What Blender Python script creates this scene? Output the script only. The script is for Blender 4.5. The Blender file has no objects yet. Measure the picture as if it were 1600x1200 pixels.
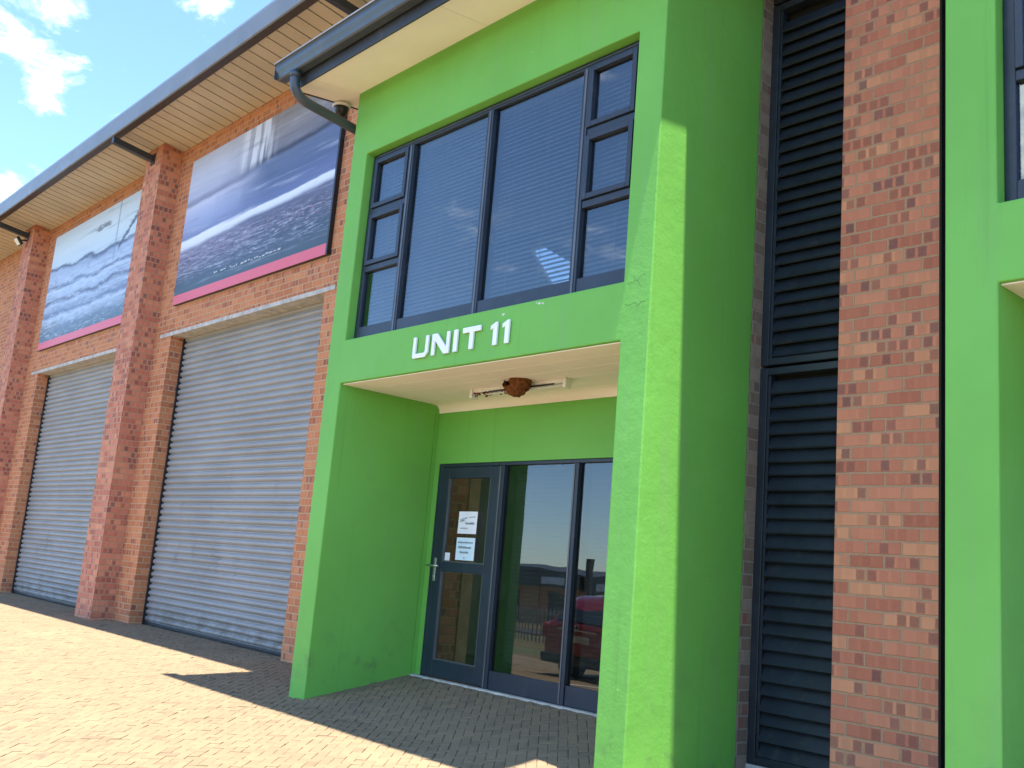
import bpy, bmesh, math, random
from mathutils import Vector, Matrix, noise as mnoise
R = math.radians
random.seed(7)
sc = bpy.context.scene
COL = sc.collection

# ------------------------------------------------------------------ camera
cam = bpy.data.cameras.new('camera')
cam.sensor_fit = 'HORIZONTAL'; cam.sensor_width = 36.0
cam.lens = 36.0 * 1552.88 / 1600.0
cam.clip_start = 0.05; cam.clip_end = 3000
camo = bpy.data.objects.new('camera', cam); COL.objects.link(camo)
_r = ((0.67192746, 0.08305494, 0.73594522),
      (0.73612101, -0.18421977, -0.65129788),
      (0.08148216, 0.97936967, -0.18492081))
camo.matrix_world = Matrix.Translation((0, 0, 1.175)) @ Matrix(_r).to_4x4()
sc.camera = camo

# ------------------------------------------------------------------ light
SUN_DIR = Vector((-0.20, 0.042, -1.0)).normalized()          # travel direction of the light
SUN_EL = math.asin(-SUN_DIR.z)
SUN_AZ = math.atan2(-SUN_DIR.x, -SUN_DIR.y)
sl = bpy.data.lights.new('sun', 'SUN'); sl.energy = 4.5; sl.angle = R(0.53); sl.color = (1.0, 0.93, 0.82)
so = bpy.data.objects.new('sun', sl); COL.objects.link(so)
so.rotation_euler = SUN_DIR.to_track_quat('-Z', 'Y').to_euler(); so.location = (0, 0, 40)

w = bpy.data.worlds.new('World'); sc.world = w; w.use_nodes = True
sc.view_settings.view_transform = 'Standard'; sc.view_settings.look = 'None'
sc.view_settings.exposure = 1.8; sc.view_settings.gamma = 1.0


# ------------------------------------------------------------------ node helpers
class NT:
    def __init__(s, nt):
        s.nt = nt
    def n(s, typ, ins=None, **at):
        nd = s.nt.nodes.new(typ)
        for k, v in at.items():
            setattr(nd, k, v)
        for k, v in (ins or {}).items():
            sock = nd.inputs[k]
            if isinstance(v, bpy.types.NodeSocket):
                s.nt.links.new(v, sock)
            else:
                if sock.type == 'RGBA' and len(v) == 3:
                    v = (*v, 1)
                sock.default_value = v
        return nd
    def m(s, op, a, b=0.0, c=0.0, clamp=False):
        return s.n('ShaderNodeMath', {0: a, 1: b, 2: c}, operation=op, use_clamp=clamp).outputs[0]
    def vm(s, op, a, b=(0, 0, 0)):
        return s.n('ShaderNodeVectorMath', {0: a, 1: b}, operation=op).outputs[0]
    def sstep(s, x, a, b, o0=0.0, o1=1.0):
        return s.n('ShaderNodeMapRange', {'Value': x, 'From Min': a, 'From Max': b, 'To Min': o0, 'To Max': o1},
                   interpolation_type='SMOOTHSTEP').outputs[0]
    def mix(s, f, a, b, blend='MIX'):
        nd = s.n('ShaderNodeMix', None, data_type='RGBA', blend_type=blend)
        for i, v in ((0, f), (6, a), (7, b)):
            if isinstance(v, bpy.types.NodeSocket):
                s.nt.links.new(v, nd.inputs[i])
            else:
                if i and len(v) == 3:
                    v = (*v, 1)
                nd.inputs[i].default_value = v
        return nd.outputs[2]
    def noise(s, vec, scale, detail=4, rough=0.55, dist=0.0):
        return s.n('ShaderNodeTexNoise', {'Vector': vec, 'Scale': scale, 'Detail': detail, 'Roughness': rough,
                                          'Distortion': dist}).outputs[0]
    def ramp(s, f, stops, interp='LINEAR'):
        nd = s.n('ShaderNodeValToRGB', {'Fac': f})
        cr = nd.color_ramp; cr.interpolation = interp
        while len(cr.elements) > 1:
            cr.elements.remove(cr.elements[-1])
        for i, (p, c) in enumerate(stops):
            e = cr.elements[0] if i == 0 else cr.elements.new(p)
            e.position = p; e.color = (*c, 1) if len(c) == 3 else c
        return nd.outputs[0]
    def xyz(s, vec):
        o = s.n('ShaderNodeSeparateXYZ', {0: vec}).outputs
        return o[0], o[1], o[2]
    def comb(s, x, y, z=0.0):
        return s.n('ShaderNodeCombineXYZ', {0: x, 1: y, 2: z}).outputs[0]


def sRGB(r, g, b):
    f = lambda c: (c / 255 / 12.92) if c / 255 <= 0.04045 else ((c / 255 + 0.055) / 1.055) ** 2.4
    return (f(r), f(g), f(b))


# ---- world
wt = NT(w.node_tree)
for nd in list(w.node_tree.nodes):
    w.node_tree.nodes.remove(nd)
sky = wt.n('ShaderNodeTexSky', None, sky_type='NISHITA', sun_disc=False)
sky.sun_elevation = SUN_EL; sky.sun_rotation = SUN_AZ
sky.altitude = 1600; sky.air_density = 1.0; sky.dust_density = 0.6; sky.ozone_density = 1.0
gen = wt.n('ShaderNodeTexCoord').outputs['Generated']
dirn = wt.vm('NORMALIZE', gen)
dx, dy, dz = wt.xyz(dirn)
# project the direction on a cloud layer so that clouds flatten toward the horizon
zc = wt.m('MAXIMUM', dz, 0.03)
cl = wt.comb(wt.m('DIVIDE', dx, wt.m('ADD', zc, 0.12)), wt.m('DIVIDE', dy, wt.m('ADD', zc, 0.12)), 0.0)
big = wt.noise(wt.vm('ADD', cl, (3.1, 1.7, 0.4)), 1.15, 7, 0.58, 0.25)
fine = wt.noise(wt.vm('ADD', cl, (1.3, 7.7, 2.4)), 6.0, 8, 0.66, 0.5)
dens = wt.m('ADD', wt.m('ADD', 0.5, wt.m('MULTIPLY', wt.m('SUBTRACT', big, 0.5), 0.55)), wt.m('MULTIPLY', wt.m('SUBTRACT', fine, 0.5), 0.80))
CLOUD_SPOTS = [((-0.8827, 0.1815, 0.4335), 0.085, 0.19), ((-0.862, 0.231, 0.451), 0.05, 0.10), ((-0.8848, 0.222, 0.409), 0.045, 0.10),
               ((-0.8206, 0.3121, 0.4787), 0.055, 0.17), ((-0.32, -0.84, 0.44), 0.35, 0.30), ((-0.618, -0.633, 0.466), 0.06, 0.12),
               ((-0.9014, 0.2188, 0.3736), 0.032, 0.17), ((-0.9333, 0.2095, 0.2916), 0.035, 0.20)]
for d, rad, amt in CLOUD_SPOTS:
    dv = wt.n('ShaderNodeVectorMath', {0: dirn, 1: Vector(d).normalized()}, operation='DISTANCE').outputs[1]
    dens = wt.m('ADD', dens, wt.m('MULTIPLY', wt.sstep(dv, rad, 0.0), amt))
mask = wt.sstep(dens, 0.61, 0.95)
mask = wt.m('MULTIPLY', mask, wt.sstep(dz, 0.0, 0.08))
skyc = wt.mix(1.0, sky.outputs[0], (0.74, 0.86, 0.98), 'MULTIPLY')
skycol = wt.mix(wt.m('MULTIPLY', mask, 0.92), skyc, (9.5, 9.6, 9.8))
bg = wt.n('ShaderNodeBackground', {'Color': skycol, 'Strength': 0.15})
wo = wt.n('ShaderNodeOutputWorld', {'Surface': bg.outputs[0]})


# ------------------------------------------------------------------ materials
MATS = {}

def new_mat(name):
    m = bpy.data.materials.new(name); m.use_nodes = True
    for nd in list(m.node_tree.nodes):
        m.node_tree.nodes.remove(nd)
    t = NT(m.node_tree)
    MATS[name] = m
    return m, t

def finish(t, col, rough=0.6, metal=0.0, bump=None, bstr=0.3, bdist=0.01, spec=0.5, **extra):
    ins = {'Base Color': col, 'Roughness': rough, 'Metallic': metal, 'Specular IOR Level': spec}
    ins.update(extra)
    b = t.n('ShaderNodeBsdfPrincipled', ins)
    if bump is not None:
        bn = t.n('ShaderNodeBump', {'Height': bump, 'Strength': bstr, 'Distance': bdist})
        t.nt.links.new(bn.outputs[0], b.inputs['Normal'])
    t.n('ShaderNodeOutputMaterial', {'Surface': b.outputs[0]})
    return b

def pos(t):
    return t.n('ShaderNodeNewGeometry').outputs['Position']

def simple(name, col, rough=0.5, metal=0.0, var=0.12, scale=6.0, bstr=0.05, spec=0.5, dirt=None):
    m, t = new_mat(name)
    p = t.n('ShaderNodeTexCoord').outputs['Object']
    f = t.noise(p, scale, 5, 0.6)
    f2 = t.noise(p, scale * 9, 3, 0.6)
    d = tuple(c * (1 - var) for c in col); l = tuple(min(1, c * (1 + var)) for c in col)
    c = t.mix(t.sstep(f, 0.3, 0.7), d, l)
    if dirt:
        c = t.mix(t.m('MULTIPLY', t.sstep(t.noise(p, scale * 2.3, 6, 0.65), 0.55, 0.75), 0.5), c, dirt)
    r = t.m('ADD', rough - 0.06, t.m('MULTIPLY', f2, 0.12))
    finish(t, c, r, metal, f2, bstr, 0.004, spec)
    return m

def brick_mat(name, stops, mortar, blotch=0.22, seed=0.0, wet=1.0):
    m, t = new_mat(name)
    g = t.n('ShaderNodeNewGeometry')
    P = g.outputs['Position']
    x, y, z = t.xyz(P)
    nx, ny, nz = t.xyz(g.outputs['True Normal'])
    side = t.m('GREATER_THAN', t.m('ABSOLUTE', nx), 0.6)
    u = t.m('ADD', t.m('MULTIPLY', x, t.m('SUBTRACT', 1.0, side)), t.m('MULTIPLY', t.m('ADD', y, 0.02), side))
    wob = t.noise(P, 9.0, 3, 0.6)
    u = t.m('ADD', u, t.m('MULTIPLY', t.m('SUBTRACT', wob, 0.5), 0.008))
    v = t.m('ADD', z, t.m('MULTIPLY', t.m('SUBTRACT', t.noise(t.vm('ADD', P, (5, 3, 1)), 7.0, 3, 0.6), 0.5), 0.010))
    v = t.m('ADD', v, 5.0); u = t.m('ADD', u, 60.0 + seed)
    row = t.m('FLOOR', t.m('DIVIDE', v, 0.085))
    fv = t.m('SUBTRACT', v, t.m('MULTIPLY', row, 0.085))
    off = t.m('MULTIPLY', t.m('MODULO', row, 2.0), 0.116)
    uu = t.m('DIVIDE', t.m('ADD', u, off), 0.232)
    colid = t.m('FLOOR', uu)
    fu = t.m('MULTIPLY', t.m('SUBTRACT', uu, colid), 0.232)
    du = t.m('MINIMUM', fu, t.m('SUBTRACT', 0.232, fu))
    dv = t.m('MINIMUM', fv, t.m('SUBTRACT', 0.085, fv))
    d = t.m('MINIMUM', du, dv)
    edge = t.noise(P, 60.0, 4, 0.65)
    d = t.m('ADD', d, t.m('MULTIPLY', t.m('SUBTRACT', edge, 0.5), 0.013))
    brick = t.sstep(d, 0.0042, 0.0092)
    wn = t.n('ShaderNodeTexWhiteNoise', {'Vector': t.comb(colid, row, 0.3)}, noise_dimensions='3D')
    rnd = wn.outputs[0]
    wn2 = t.n('ShaderNodeTexWhiteNoise', {'Vector': t.comb(colid, row, 7.3)}, noise_dimensions='3D').outputs[0]
    base = t.ramp(rnd, stops)
    # kiln marks: dark squarish patches inside some bricks
    sub = t.m('FLOOR', t.m('DIVIDE', fu, 0.0773))
    fs = t.m('SUBTRACT', fu, t.m('MULTIPLY', sub, 0.0773))
    sw = t.n('ShaderNodeTexWhiteNoise', {'Vector': t.comb(t.m('ADD', t.m('MULTIPLY', colid, 3.0), sub), row, 2.1)},
             noise_dimensions='3D').outputs[0]
    ds = t.m('ADD', t.m('MINIMUM', t.m('MINIMUM', fs, t.m('SUBTRACT', 0.0773, fs)), dv),
             t.m('MULTIPLY', t.m('SUBTRACT', edge, 0.5), 0.016))
    sm = t.m('MULTIPLY', t.sstep(ds, 0.006, 0.016), t.m('LESS_THAN', sw, t.m('MULTIPLY', t.m('POWER', wn2, 0.8), blotch * 2.0)))
    dk = t.ramp(t.n('ShaderNodeTexWhiteNoise', {'Vector': t.comb(colid, row, 11.0)}, noise_dimensions='3D').outputs[0],
                [(0.0, (0.33, 0.11, 0.07)), (0.6, (0.26, 0.10, 0.085)), (1.0, (0.10, 0.065, 0.075))])
    base = t.mix(t.m('MULTIPLY', sm, 0.68), base, dk)
    sw2 = t.n('ShaderNodeTexWhiteNoise', {'Vector': t.comb(t.m('ADD', t.m('MULTIPLY', colid, 3.0), sub), row, 5.7)}, noise_dimensions='3D').outputs[0]
    third = t.sstep(ds, 0.004, 0.018)
    base = t.mix(t.m('MULTIPLY', third, t.m('MULTIPLY', sw2, 0.42)), base, t.mix(1.0, base, (0.66, 0.60, 0.62), 'MULTIPLY'))
    grain = t.noise(P, 130.0, 4, 0.7)
    base = t.mix(t.m('MULTIPLY', t.sstep(grain, 0.4, 0.75), 0.35), base, t.mix(0.5, base, (0.55, 0.33, 0.23)))
    smear = t.noise(P, 22.0, 5, 0.7)
    base = t.mix(t.m('MULTIPLY', t.sstep(smear, 0.60, 0.78), 0.35), base, mortar)
    base = t.mix(t.m('MULTIPLY', t.sstep(t.noise(P, 1.3, 5, 0.6), 0.5, 0.8), 0.25), base, (0.26, 0.13, 0.09))
    mcol = t.mix(t.noise(P, 40, 3, 0.6), tuple(c * 0.72 for c in mortar), mortar)
    c = t.mix(brick, mcol, base)
    h = t.m('ADD', t.m('MULTIPLY', brick, 0.8), t.m('MULTIPLY', grain, 0.22))
    h = t.m('ADD', h, t.m('MULTIPLY', rnd, 0.25))
    finish(t, c, 0.85, 0, h, 0.75, 0.010, 0.25)
    return m

BRICK = brick_mat('face_brick', [(0.0, (0.50, 0.16, 0.095)), (0.3, (0.61, 0.21, 0.125)), (0.6, (0.67, 0.25, 0.145)),
                                 (0.85, (0.72, 0.31, 0.165)), (1.0, (0.58, 0.195, 0.115))], (0.56, 0.34, 0.21), 0.22)
BRICK_FAR = brick_mat('wall_brick', [(0.0, (0.48, 0.165, 0.07)), (0.4, (0.60, 0.22, 0.09)), (0.8, (0.64, 0.255, 0.11)),
                                     (1.0, (0.52, 0.18, 0.09))], (0.66, 0.42, 0.24), 0.12, 3.3)

BRICK_GREY = brick_mat('grey_brown_brick', [(0.0, (0.20, 0.14, 0.11)), (0.5, (0.28, 0.20, 0.155)), (1.0, (0.33, 0.25, 0.20))], (0.36, 0.30, 0.24), 0.05, 7.7)  # duller grey-brown brick for the return beside the louvre

# green plaster paint
def green_mat():
    m, t = new_mat('green_paint')
    g = t.n('ShaderNodeNewGeometry'); P = g.outputs['Position']
    x, y, z = t.xyz(P)
    f = t.noise(P, 0.9, 5, 0.6)
    f2 = t.noise(P, 7.0, 5, 0.62)
    f3 = t.noise(P, 55.0, 4, 0.6)
    c = t.mix(t.sstep(f, 0.3, 0.7), (0.152, 0.425, 0.070), (0.172, 0.475, 0.082))
    c = t.mix(t.m('MULTIPLY', t.sstep(f2, 0.55, 0.8), 0.22), c, (0.135, 0.33, 0.075))
    # rain streaks and scuffs near the ground
    st = t.noise(t.vm('MULTIPLY', P, (5.0, 5.0, 0.35)), 1.8, 5, 0.6)
    c = t.mix(t.m('MULTIPLY', t.sstep(st, 0.52, 0.75), 0.30), c, (0.20, 0.37, 0.14))
    st3 = t.noise(t.vm('MULTIPLY', t.vm('ADD', P, (3.0, 1.0, 0.0)), (9.0, 9.0, 0.28)), 1.5, 5, 0.65)
    c = t.mix(t.m('MULTIPLY', t.sstep(st3, 0.57, 0.74), 0.22), c, (0.09, 0.21, 0.05))
    low = t.m('MULTIPLY', t.sstep(z, 1.0, 0.0), t.sstep(t.noise(P, 4.5, 6, 0.7), 0.50, 0.75))
    c = t.mix(t.m('MULTIPLY', low, 0.6), c, (0.10, 0.15, 0.075))
    sc_ = t.noise(t.vm('MULTIPLY', P, (1.0, 1.0, 3.0)), 3.1, 7, 0.75)
    scf = t.m('MULTIPLY', t.sstep(sc_, 0.66, 0.74), t.sstep(z, 1.6, 0.5))
    c = t.mix(t.m('MULTIPLY', scf, 0.35), c, (0.08, 0.11, 0.06))
    # tiny chips in the paint
    ch = t.noise(t.vm('ADD', P, (8.3, 2.2, 0.9)), 26.0, 2, 0.5)
    c = t.mix(t.m('MULTIPLY', t.sstep(ch, 0.80, 0.82), 0.7), c, (0.62, 0.66, 0.55))
    # patched right pillar: rougher plaster below the ceiling line
    patch = t.m('MULTIPLY', t.m('GREATER_THAN', x, -4.32), t.m('LESS_THAN', x, -4.0))
    rgh = t.m('ADD', 0.35, t.m('MULTIPLY', patch, 0.65))
    h = t.m('MULTIPLY', t.m('ADD', t.m('MULTIPLY', f2, 0.9), t.m('MULTIPLY', f3, 0.22)), rgh)
    finish(t, c, 0.62, 0, h, 0.35, 0.012, 0.3)
    return m
GREEN = green_mat()

def crack_mat():
    return simple('crack_line', (0.06, 0.13, 0.04), 0.9, 0, 0.2, 30)
CRACK = crack_mat()
CHIP = simple('bare_plaster', (0.66, 0.68, 0.60), 0.9, 0, 0.15, 30)

# window aluminium, navy charcoal
ALU = simple('navy_aluminium', (0.017, 0.026, 0.042), 0.42, 0.0, 0.18, 3.0, 0.02, 0.5, (0.06, 0.06, 0.065))
ALU_EDGE = simple('grey_aluminium', (0.12, 0.125, 0.13), 0.38, 0.3, 0.15, 4.0, 0.02)
LOUVRE = simple('navy_louvre_paint', (0.014, 0.020, 0.028), 0.5, 0.0, 0.22, 5.0, 0.03, 0.5, (0.060, 0.053, 0.044))
RUBBER = simple('black_seal', (0.012, 0.012, 0.013), 0.6)
DARK_STEEL = simple('charcoal_steel', (0.030, 0.034, 0.038), 0.45, 0.0, 0.15, 3.0, 0.02, 0.5, (0.09, 0.085, 0.08))
GUTTER_GREY = simple('slate_gutter', (0.050, 0.066, 0.080), 0.38, 0.0, 0.15, 2.0, 0.02, 0.6, (0.12, 0.12, 0.12))
GUTTER_SILVER = simple('silver_gutter', (0.17, 0.18, 0.18), 0.4, 0.05, 0.10, 1.2, 0.02, 0.6, (0.30, 0.31, 0.33))
GLINT_BEAD = simple('gutter_glint', (0.40, 0.42, 0.44), 0.3, 0.2)  # pale colour paints the sunlit glint along the gutter lip
STEEL = simple('brushed_steel', (0.55, 0.55, 0.53), 0.28, 0.9, 0.1, 8)
CONCRETE = simple('concrete', (0.50, 0.47, 0.41), 0.85, 0, 0.22, 9.0, 0.4, 0.2, (0.33, 0.29, 0.24))
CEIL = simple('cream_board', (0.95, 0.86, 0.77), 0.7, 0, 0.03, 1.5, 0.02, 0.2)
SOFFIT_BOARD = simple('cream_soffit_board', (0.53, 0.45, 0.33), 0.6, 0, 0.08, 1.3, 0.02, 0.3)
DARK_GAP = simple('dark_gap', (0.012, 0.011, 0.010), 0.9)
WHITE_ACR = simple('white_acrylic', (0.86, 0.87, 0.87), 0.3, 0, 0.03, 3)
WHITE_PL = simple('white_plastic', (0.74, 0.73, 0.68), 0.45, 0, 0.06, 8, 0.02, 0.4, (0.5, 0.45, 0.36))
PAPER = simple('white_paper', (0.82, 0.84, 0.86), 0.8, 0, 0.03, 8)
PAPER_BLUE = simple('bluish_paper', (0.66, 0.82, 0.88), 0.8, 0, 0.03, 8)
INK = simple('grey_ink', (0.20, 0.25, 0.29), 0.8, 0, 0.2, 60)
INK_RED = simple('red_ink', (0.40, 0.10, 0.10), 0.8)
MUD = simple('red_mud', (0.17, 0.062, 0.022), 0.95, 0, 0.35, 40, 0.9, 0.1, (0.09, 0.034, 0.015))
BLIND = simple('pale_blind', (0.70, 0.71, 0.70), 0.55, 0, 0.04, 2)
BLIND_CORD = simple('blind_cord', (0.75, 0.75, 0.72), 0.8)
ROOF_SHEET = simple('roof_sheet', (0.30, 0.32, 0.34), 0.4, 0.3, 0.1, 1.0)
PLASTER_IN = simple('interior_plaster', (0.50, 0.44, 0.34), 0.9, 0, 0.05, 2)
TIMBER = simple('brown_panel', (0.50, 0.27, 0.12), 0.6, 0, 0.2, 5)
FLOOR_IN = simple('interior_tile', (0.16, 0.14, 0.12), 0.4, 0, 0.1, 2)
WHITE_PAINT = simple('road_paint', (0.78, 0.77, 0.73), 0.8, 0, 0.1, 9, 0.2)
BLACK_PL = simple('black_plastic', (0.018, 0.018, 0.02), 0.35, 0, 0.1, 8)

def shutter_mat():
    m, t = new_mat('galvanised_shutter')
    P = pos(t)
    f = t.noise(t.vm('MULTIPLY', P, (0.35, 1, 1.0)), 2.3, 5, 0.6)
    f2 = t.noise(t.vm('MULTIPLY', P, (0.6, 1, 14.0)), 1.0, 3, 0.6)
    c = t.mix(t.sstep(f, 0.3, 0.7), (0.30, 0.292, 0.275), (0.36, 0.35, 0.33))
    c = t.mix(t.m('MULTIPLY', t.sstep(f2, 0.5, 0.7), 0.25), c, (0.235, 0.23, 0.22))
    x, y, z = t.xyz(P)
    sm = t.noise(t.vm('MULTIPLY', P, (2.0, 1, 1.0)), 1.6, 6, 0.7)
    c = t.mix(t.m('MULTIPLY', t.m('MULTIPLY', t.sstep(sm, 0.56, 0.72), t.sstep(z, 3.0, 0.5)), 0.55), c, (0.16, 0.155, 0.145))
    c = t.mix(t.m('MULTIPLY', t.sstep(z, 0.5, 0.0), t.sstep(t.noise(P, 6.0, 5, 0.7), 0.35, 0.65)), c, (0.20, 0.175, 0.14))
    finish(t, c, 0.5, 0.12, t.noise(t.vm('MULTIPLY', P, (0.8, 1, 2.0)), 1.7, 4, 0.6), 0.35, 0.03, 0.2)
    return m
SHUTTER = shutter_mat()

def glass_mat(name, tint, refl, tr, off=0.03):
    m, t = new_mat(name)
    ge = t.n('ShaderNodeNewGeometry')
    cs = t.m('ABSOLUTE', t.n('ShaderNodeVectorMath', {0: ge.outputs['Incoming'], 1: ge.outputs['Normal']}, operation='DOT_PRODUCT').outputs[1])
    lw = t.m('ADD', 0.042, t.m('MULTIPLY', t.m('POWER', t.m('SUBTRACT', 1.0, cs, clamp=True), 5.0), 0.958))
    f = t.m('ADD', t.m('MULTIPLY', lw, refl), off, clamp=True)
    P = pos(t)
    wav = t.noise(P, 1.1, 2, 0.5)
    bn = t.n('ShaderNodeBump', {'Height': wav, 'Strength': 0.03, 'Distance': 0.05})
    gl = t.n('ShaderNodeBsdfGlossy', {'Color': tint, 'Roughness': 0.008, 'Normal': bn.outputs[0]})
    tb = t.n('ShaderNodeBsdfTransparent', {'Color': tr})
    df = t.n('ShaderNodeBsdfDiffuse', {'Color': (0.4, 0.4, 0.38, 1)})
    mx = t.n('ShaderNodeMixShader', {0: f, 1: tb.outputs[0], 2: gl.outputs[0]})
    dirt = t.m('MULTIPLY', t.sstep(t.noise(P, 3.0, 6, 0.7), 0.45, 0.8), 0.035)
    mx2 = t.n('ShaderNodeMixShader', {0: dirt, 1: mx.outputs[0], 2: df.outputs[0]})
    t.n('ShaderNodeOutputMaterial', {'Surface': mx2.outputs[0]})
    return m
GLASS = glass_mat('window_glass', (0.84, 0.89, 0.91), 1.75, (0.56, 0.59, 0.60))
GLASS_DOOR = glass_mat('door_glass', (0.9, 0.95, 1.0), 0.8, (0.70, 0.70, 0.66), 0.004)
GLASS_SIDE = glass_mat('porch_glass', (0.9, 0.95, 1.0), 1.6, (0.37, 0.40, 0.38), 0.015)

# banners: printed pictures of a windswept sea
def banner_mat(name, x0, x1, z0, z1, kind):
    m, t = new_mat(name)
    P = pos(t); x, y, z = t.xyz(P)
    u = t.m('DIVIDE', t.m('SUBTRACT', x, x0), x1 - x0)
    v = t.m('DIVIDE', t.m('SUBTRACT', z, z0), z1 - z0)
    if kind == 1:
        lean = t.m('ADD', 0.05, t.m('MULTIPLY', t.noise(t.comb(t.m('MULTIPLY', u, 1.3), v, 0.2), 2.2, 5, 0.6), 0.06))
        vv = t.m('ADD', t.m('SUBTRACT', v, 0.08), lean)
        vv = t.m('SUBTRACT', vv, t.m('MULTIPLY', u, 0.05))
        left = t.ramp(vv, [(0.0, (0.05, 0.085, 0.10)), (0.13, (0.055, 0.09, 0.13)), (0.20, (0.14, 0.14, 0.20)), (0.36, (0.22, 0.20, 0.29)),
                           (0.385, (0.72, 0.75, 0.80)), (0.43, (0.80, 0.82, 0.86)), (0.445, (0.20, 0.24, 0.40)), (0.52, (0.30, 0.35, 0.54)),
                           (0.60, (0.42, 0.46, 0.63)), (0.655, (0.55, 0.56, 0.68)), (0.68, (0.22, 0.23, 0.33)), (0.72, (0.42, 0.45, 0.58)),
                           (0.85, (0.52, 0.55, 0.66)), (1.0, (0.48, 0.49, 0.55))])
        right = t.ramp(vv, [(0.0, (0.05, 0.08, 0.10)), (0.13, (0.06, 0.09, 0.13)), (0.36, (0.12, 0.125, 0.20)), (0.385, (0.70, 0.74, 0.80)),
                            (0.415, (0.76, 0.79, 0.84)), (0.425, (0.13, 0.17, 0.33)), (0.55, (0.085, 0.125, 0.24)), (0.68, (0.12, 0.16, 0.27)),
                            (0.71, (0.03, 0.035, 0.06)), (0.735, (0.16, 0.165, 0.21)), (0.82, (0.24, 0.235, 0.26)), (1.0, (0.27, 0.25, 0.24))])
        wipe = t.sstep(t.m('ADD', u, t.m('MULTIPLY', t.m('SUBTRACT', t.noise(P, 0.7, 4, 0.6), 0.5), 0.5)), 0.25, 0.62)
        c = t.mix(wipe, left, right)
        # pale hanging streaks near the top centre
        st = t.noise(t.comb(t.m('MULTIPLY', u, 26.0), t.m('MULTIPLY', v, 1.2), 0.0), 1.0, 3, 0.5)
        win = t.m('MULTIPLY', t.m('MULTIPLY', t.sstep(u, 0.36, 0.42), t.sstep(u, 0.64, 0.55)), t.sstep(v, 0.70, 0.78))
        c = t.mix(t.m('MULTIPLY', win, t.sstep(st, 0.42, 0.55)), c, (0.66, 0.68, 0.74))
        # choppy foreground with reddish flecks
        chop = t.noise(t.comb(t.m('MULTIPLY', u, 17.0), t.m('MULTIPLY', v, 85.0), 1.0), 1.0, 5, 0.7, 0.6)
        cm = t.m('MULTIPLY', t.sstep(v, 0.40, 0.32), t.sstep(v, 0.10, 0.2))
        c = t.mix(t.m('MULTIPLY', cm, t.sstep(chop, 0.52, 0.64)), c, (0.36, 0.38, 0.46))
        c = t.mix(t.m('MULTIPLY', cm, t.m('MULTIPLY', t.sstep(chop, 0.50, 0.40), 0.6)), c, (0.03, 0.045, 0.07))
        fl = t.noise(t.comb(t.m('MULTIPLY', u, 60.0), t.m('MULTIPLY', v, 80.0), 5.0), 1.0, 3, 0.7)
        c = t.mix(t.m('MULTIPLY', t.m('MULTIPLY', t.sstep(v, 0.40, 0.30), t.sstep(v, 0.2, 0.3)), t.m('MULTIPLY', t.sstep(fl, 0.56, 0.63), 0.8)),
                  c, (0.50, 0.22, 0.32))
    else:
        lean = t.m('MULTIPLY', t.noise(t.comb(t.m('MULTIPLY', u, 1.2), v, 4.2), 2.4, 4, 0.55), 0.20)
        vv = t.m('ADD', t.m('SUBTRACT', v, 0.10), lean)
        vv = t.m('ADD', vv, t.m('MULTIPLY', u, 0.02))
        c = t.ramp(vv, [(0.0, (0.07, 0.12, 0.16)), (0.12, (0.09, 0.15, 0.20)), (0.17, (0.20, 0.27, 0.36)), (0.24, (0.46, 0.56, 0.68)),
                        (0.27, (0.14, 0.19, 0.31)), (0.35, (0.42, 0.52, 0.66)), (0.395, (0.08, 0.10, 0.17)), (0.42, (0.36, 0.45, 0.60)),
                        (0.50, (0.50, 0.61, 0.74)), (0.53, (0.10, 0.14, 0.25)), (0.56, (0.44, 0.54, 0.68)), (0.66, (0.36, 0.46, 0.62)),
                        (0.685, (0.05, 0.07, 0.13)), (0.705, (0.55, 0.68, 0.77)), (0.85, (0.63, 0.76, 0.82)), (1.0, (0.58, 0.68, 0.76))])
        chop = t.noise(t.comb(t.m('MULTIPLY', u, 14.0), t.m('MULTIPLY', v, 40.0), 1.0), 1.0, 5, 0.7, 0.5)
        cm = t.sstep(v, 0.68, 0.55)
        c = t.mix(t.m('MULTIPLY', cm, t.m('MULTIPLY', t.sstep(chop, 0.52, 0.66), 0.6)), c, (0.55, 0.65, 0.76))
        c = t.mix(t.m('MULTIPLY', cm, t.m('MULTIPLY', t.sstep(chop, 0.46, 0.36), 0.5)), c, (0.09, 0.12, 0.22))
        # a pole and its rigging, a small bird
        pole = t.sstep(t.m('ABSOLUTE', t.m('SUBTRACT', u, 0.76)), 0.010, 0.004)
        c = t.mix(t.m('MULTIPLY', t.m('MULTIPLY', pole, t.sstep(v, 0.5, 0.55)), 0.55), c, (0.18, 0.23, 0.36))
        rg = t.m('SUBTRACT', t.m('SUBTRACT', v, 0.62), t.m('MULTIPLY', t.m('SUBTRACT', u, 0.80), 1.3))
        rg = t.m('ABSOLUTE', t.m('ADD', rg, t.m('MULTIPLY', t.m('SUBTRACT', chop, 0.5), 0.12)))
        c = t.mix(t.m('MULTIPLY', t.m('MULTIPLY', t.sstep(rg, 0.035, 0.012), t.m('GREATER_THAN', u, 0.8)), 0.85), c, (0.05, 0.06, 0.10))
        bx = t.m('MULTIPLY', t.m('SUBTRACT', u, 0.60), 7.0); bz = t.m('MULTIPLY', t.m('SUBTRACT', v, 0.86), 24.0)
        bd = t.m('ADD', t.m('ADD', t.m('MULTIPLY', bx, bx), t.m('MULTIPLY', bz, bz)), t.m('MULTIPLY', t.m('SUBTRACT', chop, 0.5), 2.4))
        c = t.mix(t.m('MULTIPLY', t.sstep(bd, 0.42, 0.2), 0.8), c, (0.10, 0.11, 0.13))
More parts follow.
